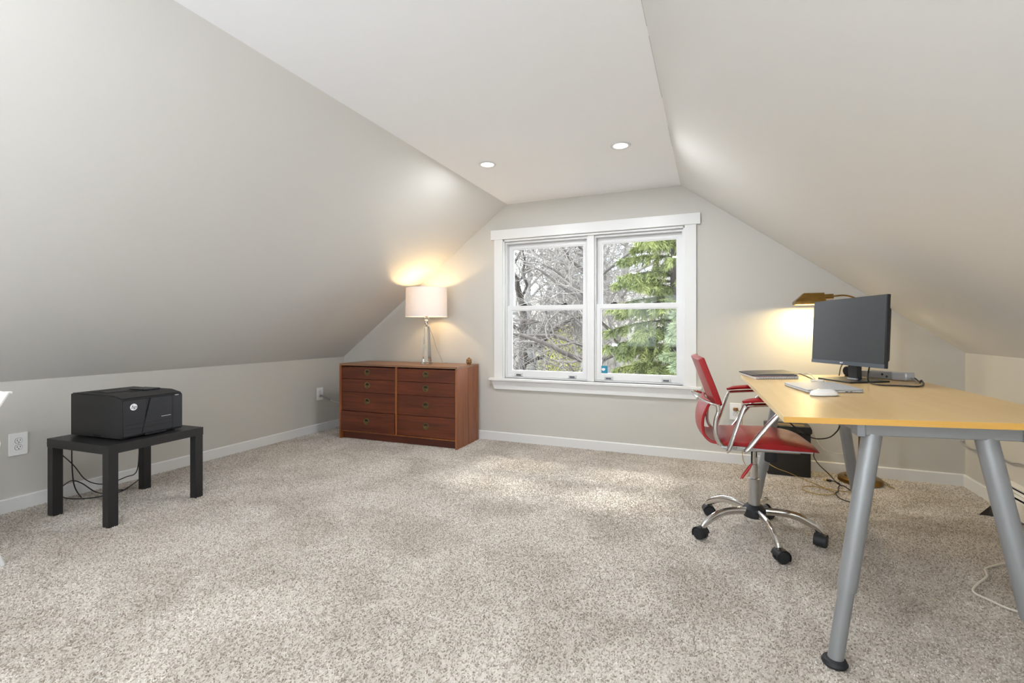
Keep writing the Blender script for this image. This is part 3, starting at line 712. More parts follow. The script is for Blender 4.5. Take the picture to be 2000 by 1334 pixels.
# ------------------------------------------------------------------ monitor
mc = DMi @ Vector((.690, 3.035, .81)); phi = math.atan2(-.93, .37)
Mo = desk_thing('monitor', 'black flat computer monitor with slim bezel on a square stand', 'monitor', mc, phi - R(1.7))
MT = Matrix.Translation((0, 0, .26)) @ Matrix.Rotation(R(-4.5), 4, 'X')      # panel centre, leaning back
mw, mh = .283, .178
MB().box(-mw, mw, -.020, -.004, -mh, mh, M=MT).build('panel_shell', 'monitor_black', Mo, bevel=.002)
MB().box(-mw + .03, mw - .03, -.005, .030, -mh + .03, mh - .06, M=MT).build('rear_housing', 'monitor_black', Mo, bevel=.012)
MB().box(-mw + .004, mw - .004, -.0212, -.0195, -mh + .021, mh - .004, M=MT).build('screen', 'screen', Mo, smooth=0)
MB().box(-mw + .001, mw - .001, -.0225, -.0195, -mh, -mh + .020, M=MT).build('lower_bezel', 'bezel', Mo, bevel=.001)
text_part('logo_letters', 'ASUS', .0105, 'logo_white', Mo, MT @ Matrix.Translation((-.02, -.0229, -mh + .011)) @ Matrix.Rotation(PI / 2, 4, 'X'))
MB().prism([(-.034, .008), (.034, .008), (.034, .16), (-.034, .16)], .008, .034, 'y').build('stand_neck', 'monitor_black', Mo, bevel=.003)
MB().box(-.034, .034, .002, .012, .008, .013).build('neck_trim', 'silver', Mo, smooth=0)
MB().box(-.130, .130, -.095, .105, 0, .008).build('stand_base', 'monitor_black', Mo, bevel=.002)

# ------------------------------------------------------------------ laptop, mouse, notebook, dock ...
lp_a = on_desk(1577, 768); lp_c = on_desk(1690, 768)
la = desk_thing('laptop', 'closed thin silver laptop lying on the desk behind the mouse', 'laptop', lp_a + Vector((.0, .0, 0)), R(10) - R(1.7))
MB().prism(rrect(0, .222, 0, .312, .010), .0015, .0095, 'z').build('base', 'silver', la, bevel=.002)
MB().prism(rrect(0, .222, 0, .312, .010), .0105, .0165, 'z').build('lid', 'silver', la, bevel=.002)
MB().box(.150, .160, -.0006, .002, .004, .007).box(.168, .176, -.0006, .002, .004, .007).build('ports', 'slot_dark', la, smooth=0)
ms = on_desk(1611, 774)
mo = desk_thing('computer_mouse', 'smooth white computer mouse lying on the desk front', 'mouse', ms + Vector((0, .015, 0)), R(10))
rows_ = []
for i in range(13):
    s_ = -1 + 2 * i / 12
    wdt = .029 * math.sqrt(max(0, 1 - abs(s_) ** 3.2)) + .0012; hh = .022 * math.sqrt(max(0, 1 - abs(s_) ** 2.4)) + .0035
    rows_.append([(s_ * .055, wdt * math.cos(a), .004 + hh * math.sin(a) ** .8 if 0 < a < PI else .004) for a in [PI * k / 12 for k in range(13)]])
MB().sheet(rows_).build('shell', 'white_plastic', mo)
MB().prism([(.053 * math.cos(a), .027 * math.sin(a)) for a in [2 * PI * k / 24 for k in range(24)]], .0, .005, 'z').build('underside', 'dock_grey', mo, bevel=.001)

nb = on_desk(1476, 741)
n1 = desk_thing('spiral_notebook', 'spiral notebook with white pages under the dark folder on the desk', 'notebook', nb, R(10))
MB().box(0, .225, 0, .29, .001, .013).build('pages', 'paper', n1, bevel=.0005)
MB().box(-.002, .227, -.001, .291, .0132, .0145).build('cover', 'cover_blue', n1, smooth=0)
b = MB()
for k in range(26):
    x = .006 + k * .0085
    b.tube([(x, -.004 + .006 * math.cos(a), .0075 + .0075 * math.sin(a)) for a in [2 * PI * q / 8 for q in range(9)]], .0007, 5, cap=False)
b.build('spiral_wire', 'cable_black', n1)
n2 = desk_thing('folder', 'dark grey folder with open cover lying on the notebook', 'folder', nb + Vector((-.012, .03, 0)), R(10))
n2.matrix_world = n2.matrix_world @ Matrix.Translation((0, 0, .015))
MB().box(0, .24, 0, .29, 0, .004).build('back_cover', 'cover_dark', n2, bevel=.001)
MB().prism([(.0, .005), (.05, .0085), (.26, .0095), (.26, .0105), (.05, .010), (-.004, .006)], .005, .29, 'y').build('front_cover', 'cover_dark', n2, smooth=0)
MB().box(.006, .23, .004, .286, .0042, .0052).build('papers', 'paper', n2, smooth=0)

dk_a = on_desk(1770, 745); dk_b = on_desk(1682, 737)
dv = Vector((dk_b.x - dk_a.x, dk_b.y - dk_a.y, 0)); 
dock = desk_thing('docking_bar', 'long grey connector box lying behind the monitor stand', 'docking station', dk_a, math.atan2(dv.y, dv.x) * .5 + PI * .5 * .5)
dock.matrix_world = DM @ Matrix.Translation((dk_a.x, dk_a.y, .0005)) @ Matrix.Rotation(math.atan2(dv.y, dv.x), 4, 'Z')
DL = max(.26, min(.36, dv.length))
MB().box(0, .075, -.055, 0, .002, .042).build('end_block', 'silver', dock, bevel=.003)
MB().box(.077, DL, -.054, -.001, .003, .041).build('bar', 'dock_grey', dock, bevel=.003)
for xx, zz, m_ in ((.13, .026, 'slot_dark'), (.105, .016, 'heater_fin')):
    MB().lathe([(0, 0), (.006, 0), (.005, .002), (0, .002)], 14, M=Matrix.Rotation(-PI / 2, 4, 'X'), o=(xx, -.001, zz)).build('socket', m_, dock)
wc = on_desk(1655, 736)
W = desk_thing('round_speaker', 'small black round gadget with silver rim left of the monitor stand', 'speaker', wc, R(-50))
W.matrix_world = DM @ Matrix.Translation((wc.x + .01, wc.y + .02, .0005)) @ Matrix.Rotation(R(-55), 4, 'Z')
RXM = Matrix.Rotation(PI / 2, 4, 'X')
MB().lathe([(0, -.012), (.024, -.012), (.028, -.006), (.028, .008), (.022, .013), (0, .013)], 24, M=RXM, o=(0, 0, .031)).build('body', 'rubber', W)
MB().lathe([(0, .013), (.021, .013), (.016, .026), (.006, .040), (0, .041)], 20, M=Matrix.Rotation(-PI / 2, 4, 'X'), o=(0, 0, .031)).build('cone', 'silver', W)
MB().box(-.014, .014, -.012, .012, 0, .005).build('stand', 'rubber', W)
ad = on_desk(1596, 746)
A_ = desk_thing('adapter', 'small white display adapter on the desk with short cables', 'adapter', ad, R(-6))
MB().prism(rrect(-.030, .030, -.014, .014, .006), .001, .012, 'z').build('body', 'white_plastic', A_, bevel=.002)
def dcord(name, label, px, r, m, lift=None, cat='cable'):
    pts = []
    for i, p in enumerate(px):
        h = p[2] if len(p) > 2 else r + .001
        q = on_desk(p[0], p[1], h); pts.append(DM @ Vector((q.x, q.y, h)))
    o = MB().tube(smoothpath(pts, 6), r, 8).build(name, m); return tag(o, label, cat)
dcord('desk_cable', 'black cable running from the folder to the white adapter', [(1553, 729, .012), (1565, 731), (1578, 736), (1590, 742)], .0028, 'cable_black')
dcord('desk_cable', 'white cable curling behind the white adapter', [(1568, 731), (1578, 729, .008), (1586, 733), (1592, 741)], .0022, 'cable_white')
dcord('desk_cable', 'white stub cable from the adapter towards the laptop', [(1606, 744), (1612, 746), (1618, 749)], .0022, 'cable_white')
dcord('desk_cable', 'black monitor cable hanging down behind the left of the stand', [(1645, 712, .095), (1642, 718, .07), (1640, 727, .03), (1639, 733, .006)], .0032, 'cable_black')
dcord('desk_cable', 'black cable looping across the desk right of the monitor stand', [(1698, 718, .085), (1696, 726, .06), (1695, 738, .03), (1699, 747, .006), (1720, 752), (1760, 753.5), (1790, 755), (1801, 753), (1804, 749), (1800, 743), (1797, 745)], .0036, 'cable_black')
dcord('desk_cable', 'black cable bending from the grey box to the desk edge', [(1769, 734, .022), (1780, 735, .020), (1790, 741, .010), (1797, 748)], .0032, 'cable_black')
dcord('desk_cable', 'grey cable bending from the grey box beside the black one', [(1769, 737, .018), (1778, 738, .016), (1786, 743, .008), (1789, 748)], .0028, 'cable_grey')

# ================================================================== office chair
CH = thing('office_chair', 'red leather office chair with chrome frame on casters at the desk', 'chair', (.212, 2.81, 0), R(6))
ci = Matrix.Rotation(-R(6), 4, 'Z') @ Matrix.Translation((-.212, -2.81, 0))
hub = ci @ Vector((.212, 2.825, 0)); hub.z = 0
# star base
MB().lathe([(0, .098), (.05, .098), (.058, .108), (.056, .142), (.044, .156), (.036, .162), (0, .162)], 30, o=hub).build('hub', 'rubber', CH, bevel=.002)
for k in range(5):
    a = R(-2.6 + 72 * k - 6); dx, dy = math.cos(a), math.sin(a)
    P = lambda r_, z_: hub + Vector((dx * r_, dy * r_, z_))
    path = smoothpath([P(.040, .130), P(.12, .136), P(.19, .130), P(.245, .108), P(.283, .084), P(.300, .064)], 5)
    lg_ = MB().tube(path, [.0195] * (len(path) - 8) + [.019, .0185, .018, .0175, .017, .0165, .016, .0155], 14, flat=.72).build('base_arm', 'chrome', CH)
    # caster: stem, hood and two wheels
    sw = a + R([70, -60, 50, 110, -80][k]); wx, wy = math.cos(sw), math.sin(sw)
    cc = P(.302, 0) + Vector((-wx * .012, -wy * .012, 0))
    MB().tube([P(.302, .040), P(.301, .070)], .006, 10).build('caster_stem', 'chrome', lg_)
    ax = Vector((-wy, wx, 0))
    Mw = Matrix.Translation(cc + Vector((0, 0, .0295))) @ ax.to_track_quat('Z', 'Y').to_matrix().to_4x4()
    cs = MB()
    for s_ in (-1, 1):
        cs.lathe([(0, .004), (.0295, .004), (.0305, .008), (.0305, .021), (.027, .027), (.010, .029), (0, .029)], 20, M=Mw @ Matrix.Scale(s_, 4, (0, 0, 1)))
    cs.build('caster_wheel', 'rubber', lg_)
    hd = []
    for i in range(9):
        b_ = R(10 + 200 * i / 8); hd.append([cc + Vector((wx * .035 * math.cos(b_), wy * .035 * math.cos(b_), .0295 + .035 * math.sin(b_))) + ax * w_ for w_ in (-.027, 0, .027)])
    MB().sheet(hd, thick=.003).build('caster_hood', 'rubber', lg_)
MB().lathe([(.024, .150), (.029, .155), (.029, .300), (.026, .302)], 24, o=hub).build('gas_cover', 'brushed', CH)
MB().lathe([(0, .29), (.018, .29), (.018, .375), (.0155, .376), (.0155, .46), (0, .46)], 20, o=hub).build('gas_column', 'chrome', CH)
# mechanism
MB().prism([(-.085, .492), (.13, .492), (.12, .470), (.02, .452), (-.06, .452), (-.085, .475)], hub.y - .055, hub.y + .055, 'y').build('tilt_mechanism', 'rubber', CH, bevel=.004)
MB().lathe([(0, -.035), (.030, -.035), (.033, -.028), (.030, .03), (.024, .036), (0, .036)], 20, o=(hub.x + .075, hub.y - .03, .437)).build('tension_knob', 'rubber', CH, bevel=.002)
MB().tube([(hub.x - .02, hub.y - .05, .462), (hub.x - .03, hub.y - .10, .425), (hub.x - .033, hub.y - .12, .40)], .004, 8).build('lever_rod', 'rubber', CH)
lv = []
for i in range(9):
    s_ = i / 8; wd = .016 * math.sin(PI * (s_ * .86 + .10)) + .002
    c0 = Vector((hub.x - .033 - .050 * s_, hub.y - .12 - .01 * s_, .405 - .075 * s_))
    lv.append([c0 + Vector((.7 * j * wd, -.1 * (1 - j * j) * wd, .7 * j * wd)) for j in (-1, -.5, 0, .5, 1)])
MB().sheet(lv, thick=.007).build('lever_paddle', 'red_plastic', CH)
# seat: padded slab with a sloping front lip, wider at the front
def seat_pt(s_, t_):
    x = -.205 + .440 * s_
    hw = .205 + .030 * min(1, s_ * 2.0)
    y = hw * t_
    z = .548 + .006 * math.sin(PI * s_) - .022 * max(0, (s_ - .72) / .28) ** 2 - .020 * max(0, (.14 - s_) / .14) ** 1.5 - .016 * abs(t_) ** 4 + .0015 * math.sin(s_ * 22)
    return Vector((x, y, z))
top = [[seat_pt(i / 22, -1 + 2 * j / 16) for j in range(17)] for i in range(23)]
bot_z = lambda p: .512
b = MB(); W_ = 17
vs_ = [p for r_ in top for p in r_]; vb = [Vector((p.x * .985, p.y * .985, bot_z(p))) for p in vs_]
fs_ = []
for i in range(22):
    for j in range(16):
        q = i * W_ + j; fs_.append((q, q + 1, q + W_ + 1, q + W_)); n_ = len(vs_); fs_.append((n_ + q, n_ + q + W_, n_ + q + W_ + 1, n_ + q + 1))
lp_ = [j for j in range(17)] + [i * W_ + 16 for i in range(1, 23)] + [22 * W_ + j for j in range(15, -1, -1)] + [i * W_ for i in range(21, 0, -1)]
for q in range(len(lp_)):
    a_, c_ = lp_[q], lp_[(q + 1) % len(lp_)]; fs_.append((c_, a_, len(vs_) + a_, len(vs_) + c_))
b.add(vs_ + vb, fs_).build('seat', 'red_leather', CH, bevel=.008, seg=3, smooth=50)
MB().box(-.19, .212, -.222, .222, .502, .511).build('seat_pan', 'silver', CH, bevel=.003)
# side tubes: from under the seat up behind to the foot of the back pad, with a loop behind the back
def back_prof(s_):
    """centre line of the back, s 0 (seat) .. 1 (top)"""
    pts = [(-.185, .535), (-.235, .540), (-.262, .575), (-.262, .635), (-.240, .690), (-.222, .730), (-.245, .80), (-.272, .87), (-.300, .94)]
    f_ = s_ * (len(pts) - 1); i = min(int(f_), len(pts) - 2); f_ -= i
    return (pts[i][0] + (pts[i + 1][0] - pts[i][0]) * f_, pts[i][1] + (pts[i + 1][1] - pts[i][1]) * f_)
low = []
for i in range(14):
    p = smoothpath([(-.180, 0, .528), (-.228, 0, .530), (-.258, 0, .565), (-.262, 0, .63), (-.245, 0, .685), (-.226, 0, .725)], 4)
ctr = smoothpath([(-.180, 0, .528), (-.228, 0, .530), (-.258, 0, .565), (-.262, 0, .63), (-.245, 0, .685), (-.226, 0, .725)], 4)
low = [[(q.x - .012 * (1 - j * j) , j * (.195 - .02 * math.sin(PI * i / (len(ctr) - 1))), q.z) for j in (-1, -.75, -.5, -.25, 0, .25, .5, .75, 1)] for i, q in enumerate(ctr)]
MB().sheet(low, thick=.014).build('lower_back', 'red_leather', CH, bevel=.004, smooth=50)
ctr = smoothpath([(-.205, 0, .700), (-.219, 0, .74), (-.240, 0, .80), (-.266, 0, .87), (-.293, 0, .945)], 4)
up_ = [[(q.x - .020 * (1 - j * j), j * (.205 + .010 * math.sin(PI * i / (len(ctr) - 1))), q.z - .006 * j * j * (i / (len(ctr) - 1))) for j in (-1, -.85, -.6, -.3, 0, .3, .6, .85, 1)] for i, q in enumerate(ctr)]
MB().sheet(up_, thick=-.030).build('backrest', 'red_leather', CH, bevel=.006, smooth=50)
for s_ in (-1, 1):
    MB().tube(smoothpath([(.16, s_ * .200, .503), (-.13, s_ * .204, .503), (-.185, s_ * .206, .515), (-.212, s_ * .206, .56), (-.213, s_ * .206, .63), (-.200, s_ * .206, .68), (-.204, s_ * .205, .715)], 6), .0105, 12).build('back_tube', 'chrome', CH)
MB().tube(smoothpath([(-.208, -.204, .712), (-.245, -.198, .722), (-.290, -.150, .738), (-.305, 0, .744), (-.290, .150, .738), (-.245, .198, .722), (-.208, .204, .712)], 6), .007, 12).build('back_loop', 'chrome', CH)
# arms: two flattened struts and a red pad on top
for s_ in (-1, 1):
    y = s_ * .262
    MB().tube(smoothpath([(-.150, s_ * .215, .500), (-.165, s_ * .252, .498), (-.158, y, .515), (-.128, y, .61), (-.094, y, .712), (-.082, y, .722), (-.05, y, .727), (.14, y, .742)], 5), .0125, 12, flat=.6).build('arm_strut', 'chrome', CH)
    MB().tube(smoothpath([(-.075, s_ * .215, .500), (-.088, s_ * .252, .500), (-.070, y, .522), (.0, y, .620), (.07, y, .705), (.10, y, .735)], 5), .0125, 12, flat=.6).build('arm_strut', 'chrome', CH)
    pad = []
    for i in range(15):
        q = i / 14; w_ = .022 * (1 - (2 * q - 1) ** 6) + .004
        pad.append([(-.098 + .225 * q, y + w_ * j, .734 + .016 * q + .014 * (1 - (2 * q - 1) ** 4) * (1 - .55 * j * j)) for j in (-1, -.6, 0, .6, 1)])
    MB().sheet(pad, thick=.012).build('arm_pad', 'red_leather', CH, smooth=60)
    for xx in (-.125, -.055):
        MB().lathe([(0, 0), (.008, 0), (.006, .004), (0, .004)], 12, M=Matrix.Rotation(PI / 2 * s_ * -1, 4, 'X') if s_ > 0 else Matrix.Rotation(PI / 2, 4, 'X'), o=(xx, s_ * .223, .507)).build('bolt', 'chrome', CH)
    MB().box(-.16, -.03, s_ * .219 - .004, s_ * .219 + .004, .496, .516).build('arm_bracket', 'brushed', CH, bevel=.002)

# ================================================================== brass reading lamp by the wall
FL = thing('reading_lamp', 'brass pharmacy floor lamp behind the desk, its lit shade beside the monitor', 'floor lamp', (.985, 4.10, 0))
MB().lathe([(0, -.002), (.128, -.002), (.135, .004), (.135, .026), (.120, .036), (.100, .038), (.094, .048), (.05, .054), (.02, .062), (.014, .085), (0, .085)], 40).build('base', 'brass', FL)
MB().tube([(0, 0, .08), (0, 0, 1.29)], .0105, 16).build('pole', 'brass', FL)
MB().lathe([(0, 1.275), (.014, 1.277), (.016, 1.297), (.010, 1.312), (0, 1.315)], 16).build('pole_joint', 'brass', FL)
MB().tube(smoothpath([(0, 0, 1.298), (-.05, 0, 1.325), (-.10, 0, 1.337), (-.165, 0, 1.332)]), .006, 12).build('arm', 'brass', FL)
MB().tube([(-.162, 0, 1.332), (-.225, 0, 1.330)], .018, 20).build('lamp_socket', 'brass', FL)
# shade: open-bottomed metal trough
o_t = [(-.225, -.036), (-.225, .036), (-.352, .036), (-.352, -.036)]
o_b = [(-.218, -.070), (-.218, .070), (-.412, .070), (-.412, -.070)]
b = MB(); th_ = .0018
def shade_shell(k_):
    top_ = [Vector((-.2885 + (p[0] + .2885) * k_, p[1] * k_, 1.358 - (1 - k_) * .2)) for p in o_t]
    mid_ = [Vector((-.315 + (p[0] + .315) * k_, p[1] * k_, 1.296)) for p in o_b]
    low_ = [Vector((p.x, p.y, 1.274)) for p in mid_]
    return top_ + mid_ + low_
so, si = shade_shell(1.0), shade_shell(.97)
fs_ = [(0, 1, 2, 3), (15, 14, 13, 12)]
for r0 in (0, 4):
    for i in range(4):
        j = (i + 1) % 4
        fs_ += [(r0 + i, r0 + j, r0 + 4 + j, r0 + 4 + i), (12 + r0 + j, 12 + r0 + i, 12 + r0 + 4 + i, 12 + r0 + 4 + j)]
for i in range(4):
    j = (i + 1) % 4; fs_.append((8 + i, 8 + j, 20 + j, 20 + i))
b.add(so + si, fs_).build('shade', 'brass', FL, smooth=0)
MB().lathe([(0, 0), (.012, .004), (.022, .03), (.018, .055), (0, .064)], 14, M=Matrix.Rotation(-PI / 2, 4, 'Y'), o=(-.235, 0, 1.322)).build('bulb', 'bulb', FL)
MB().tube(smoothpath([(-.02, .0, .045), (.06, -.09, .05), (.115, -.10, .04), (.143, -.06, .02), (.15, -.05, .004), (.17, -.1, .004)]), .0028, 8).build('cord', 'cable_gold', FL)
ld = bpy.data.lights.new('reading_lamp', 'AREA'); ld.shape = 'RECTANGLE'; ld.size = .13; ld.size_y = .09; ld.energy = READING_LAMP_W; ld.color = (1.0, .76, .36)
lo = bpy.data.objects.new('lamp_light', ld); C.objects.link(lo); lo.parent = FL; lo.location = (-.315, 0, 1.284)

# ================================================================== black upright box (shredder) under the desk
S = thing('paper_shredder', 'black upright shredder with gold-topped slot standing by the back wall', 'shredder', (.535, 4.15, 0), R(2))
MB().prism(rrect(-.142, .142, -.085, .085, .012), -.003, .315, 'z').build('bin', 'box_black', S, bevel=.003)
MB().prism(rrect(-.150, .150, -.092, .092, .014), .317, .372, 'z').build('head', 'box_black', S, bevel=.008, seg=3)
MB().box(-.10, .105, -.060, -.040, .3715, .3745).box(-.10, .105, -.030, -.020, .3715, .3745).build('slot_trim', 'gold_trim', S, smooth=0)
MB().box(-.095, .10, -.040, -.030, .3716, .3728).build('slot', 'slot_dark', S, smooth=0)
MB().box(-.149, -.11, -.094, -.02, .36, .385).build('control_block', 'box_black', S, bevel=.006)

# ================================================================== cords on the floor
g = lambda *px: [atz(u, v, z) for u, v, z in px]
cord('loose_cable', 'black power cord falling from the desk and coiling by the near table leg', g((1590, 882, .25), (1590, 893, .19), (1600, 908, .09), (1618, 925, .006), (1630, 938, .004), (1640, 947, .004), (1650, 950, .006), (1664, 960, .004), (1672, 966, .004), (1684, 972, .004)), .0036, 'cable_black')
t = thing('cable_plug', 'black cable with a gold plug lying on the carpet near the lamp base', 'plug')
MB().tube(smoothpath(g((1622, 938.5, .008), (1632, 941, .006), (1641, 946, .010), (1637, 952, .006), (1637, 960, .006), (1632, 963, .006), (1640, 973, .004), (1655, 979, .004), (1672, 982, .004), (1684, 983, .004))), .0034, 8).build('cord', 'cable_black', t)
pa, pb, pc_ = atz(1608, 936.5, .010), atz(1614, 937.5, .010), atz(1624, 939, .010)
MB().tube([pb, pc_], .008, 10).build('plug_body', 'cable_black', t); MB().tube([pa, pb], .006, 10).build('plug_tip', 'gold_trim', t)
cord('loose_cable', 'thin gold cord looping over the carpet below the desk', g((1500, 905, .12), (1518, 915, .10), (1540, 923, .06), (1560, 932, .02), (1580, 940, .004), (1600, 948, .004), (1610, 953, .004), (1590, 950, .004), (1572, 950, .004), (1567, 955, .004), (1580, 961, .004), (1605, 966, .004), (1625, 966, .004), (1629, 961, .004), (1612, 954, .004), (1635, 958, .006), (1660, 961, .004), (1690, 963, .004)), .0028, 'cable_gold')
cord('loose_cable', 'thin white cable hanging in a curve below the desk', [aty(1579, 826, 3.45), aty(1590, 845, 3.5), aty(1597, 862, 3.55), aty(1610, 878, 3.6), aty(1630, 885, 3.7), aty(1660, 886, 3.8), aty(1683, 886, 3.9), aty(1710, 884, 4.0)], .0026, 'cable_white')
cord('loose_cable', 'black cable sagging between the desk top and far table leg', [aty(1543, 826, 2.9), aty(1555, 836, 2.95), aty(1575, 850, 3.0), aty(1595, 857, 3.0), aty(1620, 854, 3.05), aty(1635, 842, 3.08), aty(1640, 832, 3.1)], .0036, 'cable_black')
cord('loose_cable', 'white cord bent across the carpet in the right corner of the picture', g((2060, 1225, .004), (2000, 1199, .004), (1965, 1187, .004), (1930, 1171, .004), (1908, 1161, .005), (1900, 1152, .006), (1910, 1140, .008), (1926, 1127, .008), (1927, 1120, .008), (1924, 1111, .008), (1940, 1105, .004), (1965, 1099, .004), (1990, 1092, .004), (2040, 1085, .004)), .0042, 'cable_white', k=8)
cord('loose_cable', 'grey cable strung along the right knee wall behind the desk leg', [(XR - .01, YB - .01, .31), atx(1876, 862, 1.61), atx(1895, 876, 1.615), atx(1945, 890, 1.62), atx(1975, 904, 1.62), atx(2000, 909, 1.62), (1.62, 3.2, .31)], .0045, 'cable_grey')

# ================================================================== baseboard heater
HT = thing('baseboard_heater', 'white metal baseboard heater along the right knee wall', 'heater', (XR, 0, 0))
y0, y1 = .6, 3.70
MB().prism([(0, .03), (-.006, .03), (-.006, .170), (-.045, .188), (-.048, .194), (0, .198)], y0, y1, 'y').build('back_cover', 'heater_white', HT, smooth=0)
MB().prism([(-.058, .032), (-.062, .032), (-.062, .128), (-.052, .132), (-.052, .128), (-.058, .125)], y0, y1, 'y').build('front_cover', 'heater_white', HT, smooth=0)
MB().box(-.054, -.008, y0 + .01, y1 - .02, .03, .10).build('element', 'heater_dark', HT, smooth=0)
MB().prism([(-.050, .142), (-.046, .160), (-.043, .160), (-.047, .142)], y0, y1 - .01, 'y').build('damper', 'heater_white', HT, smooth=0)
MB().prism([(-.050, .164), (-.046, .178), (-.043, .178), (-.047, .164)], y0, y1 - .01, 'y').build('damper', 'heater_white', HT, smooth=0)
MB().prism([(-.030, .10), (-.026, .165), (-.010, .165), (-.010, .10)], y0, y1 - .02, 'y').build('fin_pack', 'heater_dark', HT, smooth=0)
MB().prism([(0, .022), (-.064, .022), (-.064, .134), (-.052, .190), (-.040, .199), (0, .199)], y1 - .022, y1 + .018, 'y').build('end_cap', 'heater_white', HT, bevel=.002, smooth=0)
# dark wedge in front of the heater
wa, wb, wc_ = atz(1912, 1005, 0), atz(1932, 1007, 0), atz(1948, 1010, 0)
T = MB(); wt = Vector((wb.x + .012, wb.y + .02, .052))
T.add([wa, wb, wc_, wt, wc_ + Vector((.005, .045, 0)), wc_ + Vector((0, .0, .05)), wa + Vector((.06, .075, 0))],
      [(0, 1, 3), (1, 2, 5, 3), (0, 3, 6), (2, 4, 5), (3, 5, 4, 6), (0, 6, 4, 2, 1)])
tag(T.build('door_wedge', 'wedge_brown', smooth=0), 'dark brown wooden wedge on the carpet against the heater end', 'wedge')

# ================================================================== white shell chair, only a corner in view
cr = EYE + ray(19, 764) * 2.2
fd = Vector((.55, -.83, 0)).normalized(); sd = Vector((-fd.y, fd.x, 0))          # facing, and its left
WC = thing('shell_chair', 'white moulded plastic chair at the far left edge', 'chair')
wo = Vector((cr.x, cr.y, 0)) - sd * .222 + fd * .155
WC.matrix_world = Matrix.Translation(wo) @ Matrix.Rotation(math.atan2(fd.y, fd.x), 4, 'Z')
prof_ = smoothpath([(.24, 0, .425), (.20, 0, .445), (.08, 0, .43), (-.08, 0, .425), (-.14, 0, .45), (-.165, 0, .54), (-.18, 0, .66), (-.188, 0, .73), (-.191, 0, .77), (-.194, 0, .793), (-.195, 0, .806)], 4)
rows_ = []
nP = len(prof_)
for i, q in enumerate(prof_):
    s_ = i / (nP - 1)
    hw = .205 if q.z < .56 else .222 - .062 * min(1.0, max(0.0, (.800 - q.z) / .12)) + .045 * max(0.0, (.68 - q.z) / .12)
    rows_.append([(q.x + .035 * j * j * (s_ > .35), j * hw, q.z + .03 * j * j * (s_ <= .5) + (-.012 * abs(j) ** 8 if s_ > .97 else 0)) for j in [-1 + 2 * k / 12 for k in range(13)]])
MB().sheet(rows_, thick=-.007).build('shell', 'white_plastic', WC, bevel=.003, smooth=60)
for sx in (-1, 1):
    for sy in (-1, 1):
        MB().tube([(.03 + sx * .09, sy * .10, .42), (.03 + sx * .19, sy * .19, -.003)], [.014, .009], 12).build('leg', 'trim_paint', WC)

# ================================================================== the wood outside the window
GZ = -3.4
xs = np.linspace(-60, 50, 56); ys = np.linspace(YB + 1.0, 95, 48)
rng = np.random.default_rng(3)
gx, gy = np.meshgrid(xs, ys)
gz = GZ + np.clip((gy - 26) / 60, 0, 1) ** 1.15 * 11 + .25 * np.sin(gx * .5) * np.cos(gy * .37) + rng.normal(0, .08, gx.shape)
gv = np.stack([gx, gy, gz], -1).reshape(-1, 3); nx = len(xs)
gf = np.array([(i * nx + j, i * nx + j + 1, (i + 1) * nx + j + 1, (i + 1) * nx + j) for i in range(len(ys) - 1) for j in range(nx - 1)])
gr = np_mesh('hillside', gv, gf, 'leaf_litter', smooth=True); struct(gr, 'wooded ground rising beyond the house')

def tubes_np(segs, n):
    """segs (N,8): p0 p1 r0 r1 -> verts, quads"""
    S_ = np.asarray(segs); p0, p1, r0, r1 = S_[:, :3], S_[:, 3:6], S_[:, 6], S_[:, 7]
    d = p1 - p0; d /= np.linalg.norm(d, axis=1, keepdims=True) + 1e-9
    a = np.where(np.abs(d[:, 2:3]) < .9, np.array([[0, 0, 1.]]), np.array([[1., 0, 0]]))
    e1 = np.cross(d, a); e1 /= np.linalg.norm(e1, axis=1, keepdims=True) + 1e-9; e2 = np.cross(d, e1)
    an = 2 * np.pi * np.arange(n) / n
    off = e1[:, None, :] * np.cos(an)[None, :, None] + e2[:, None, :] * np.sin(an)[None, :, None]
    va = p0[:, None, :] + off * r0[:, None, None]; vb = p1[:, None, :] + off * r1[:, None, None]
    V = np.stack([va, vb], 1).reshape(-1, 3)
    k = np.arange(n); k2 = (k + 1) % n
    f = np.stack([k, k2, n + k2, n + k], -1)
    Fq = (f[None] + (np.arange(len(S_)) * 2 * n)[:, None, None]).reshape(-1, 4)
    return V, Fq

def grow(seed, height, r0, lean=.06, levels=4, twig_r=.008):
    rnd = random.Random(seed); out = {0: [], 1: [], 2: []}
    def branch(p, d, length, r, lev):
        n = max(3, int(length / (.55 if lev < 2 else .28))); step = length / n
        for i in range(n):
            wob = .10 if lev == 0 else .30
            d2 = (d + Vector((rnd.gauss(0, wob), rnd.gauss(0, wob), rnd.gauss(0, wob * .6) + (.05 if lev else .06)))).normalized()
            q = p + d2 * step; ra = r * (1 - .72 * i / n); rb = r * (1 - .72 * (i + 1) / n)
            out[min(lev, 2)].append((*p, *q, max(ra, twig_r * .55), max(rb, twig_r * .45)))
            p, d = q, d2
            frac = (i + 1) / n
            if lev < levels and (frac > (.22 if lev == 0 else .15)):
                for _ in range(rnd.choice((1, 2, 2)) if lev < 2 else rnd.choice((1, 1, 2))):
                    if lev == 0 and rnd.random() < .15: continue
                    az = rnd.uniform(0, 2 * PI); perp = d.orthogonal().normalized(); perp.rotate(Matrix.Rotation(az, 3, d))
                    nd = (d * rnd.uniform(.25, .8) + perp * rnd.uniform(.6, 1.1)).normalized()
                    branch(p.copy(), nd, length * rnd.uniform(.34, .52) * (1.15 - .4 * frac), max(rb * rnd.uniform(.42, .62), twig_r), lev + 1)
    branch(Vector((0, 0, 0)), Vector((rnd.gauss(0, lean), rnd.gauss(0, lean), 1)).normalized(), height, r0, 0)
    return out
protos = []
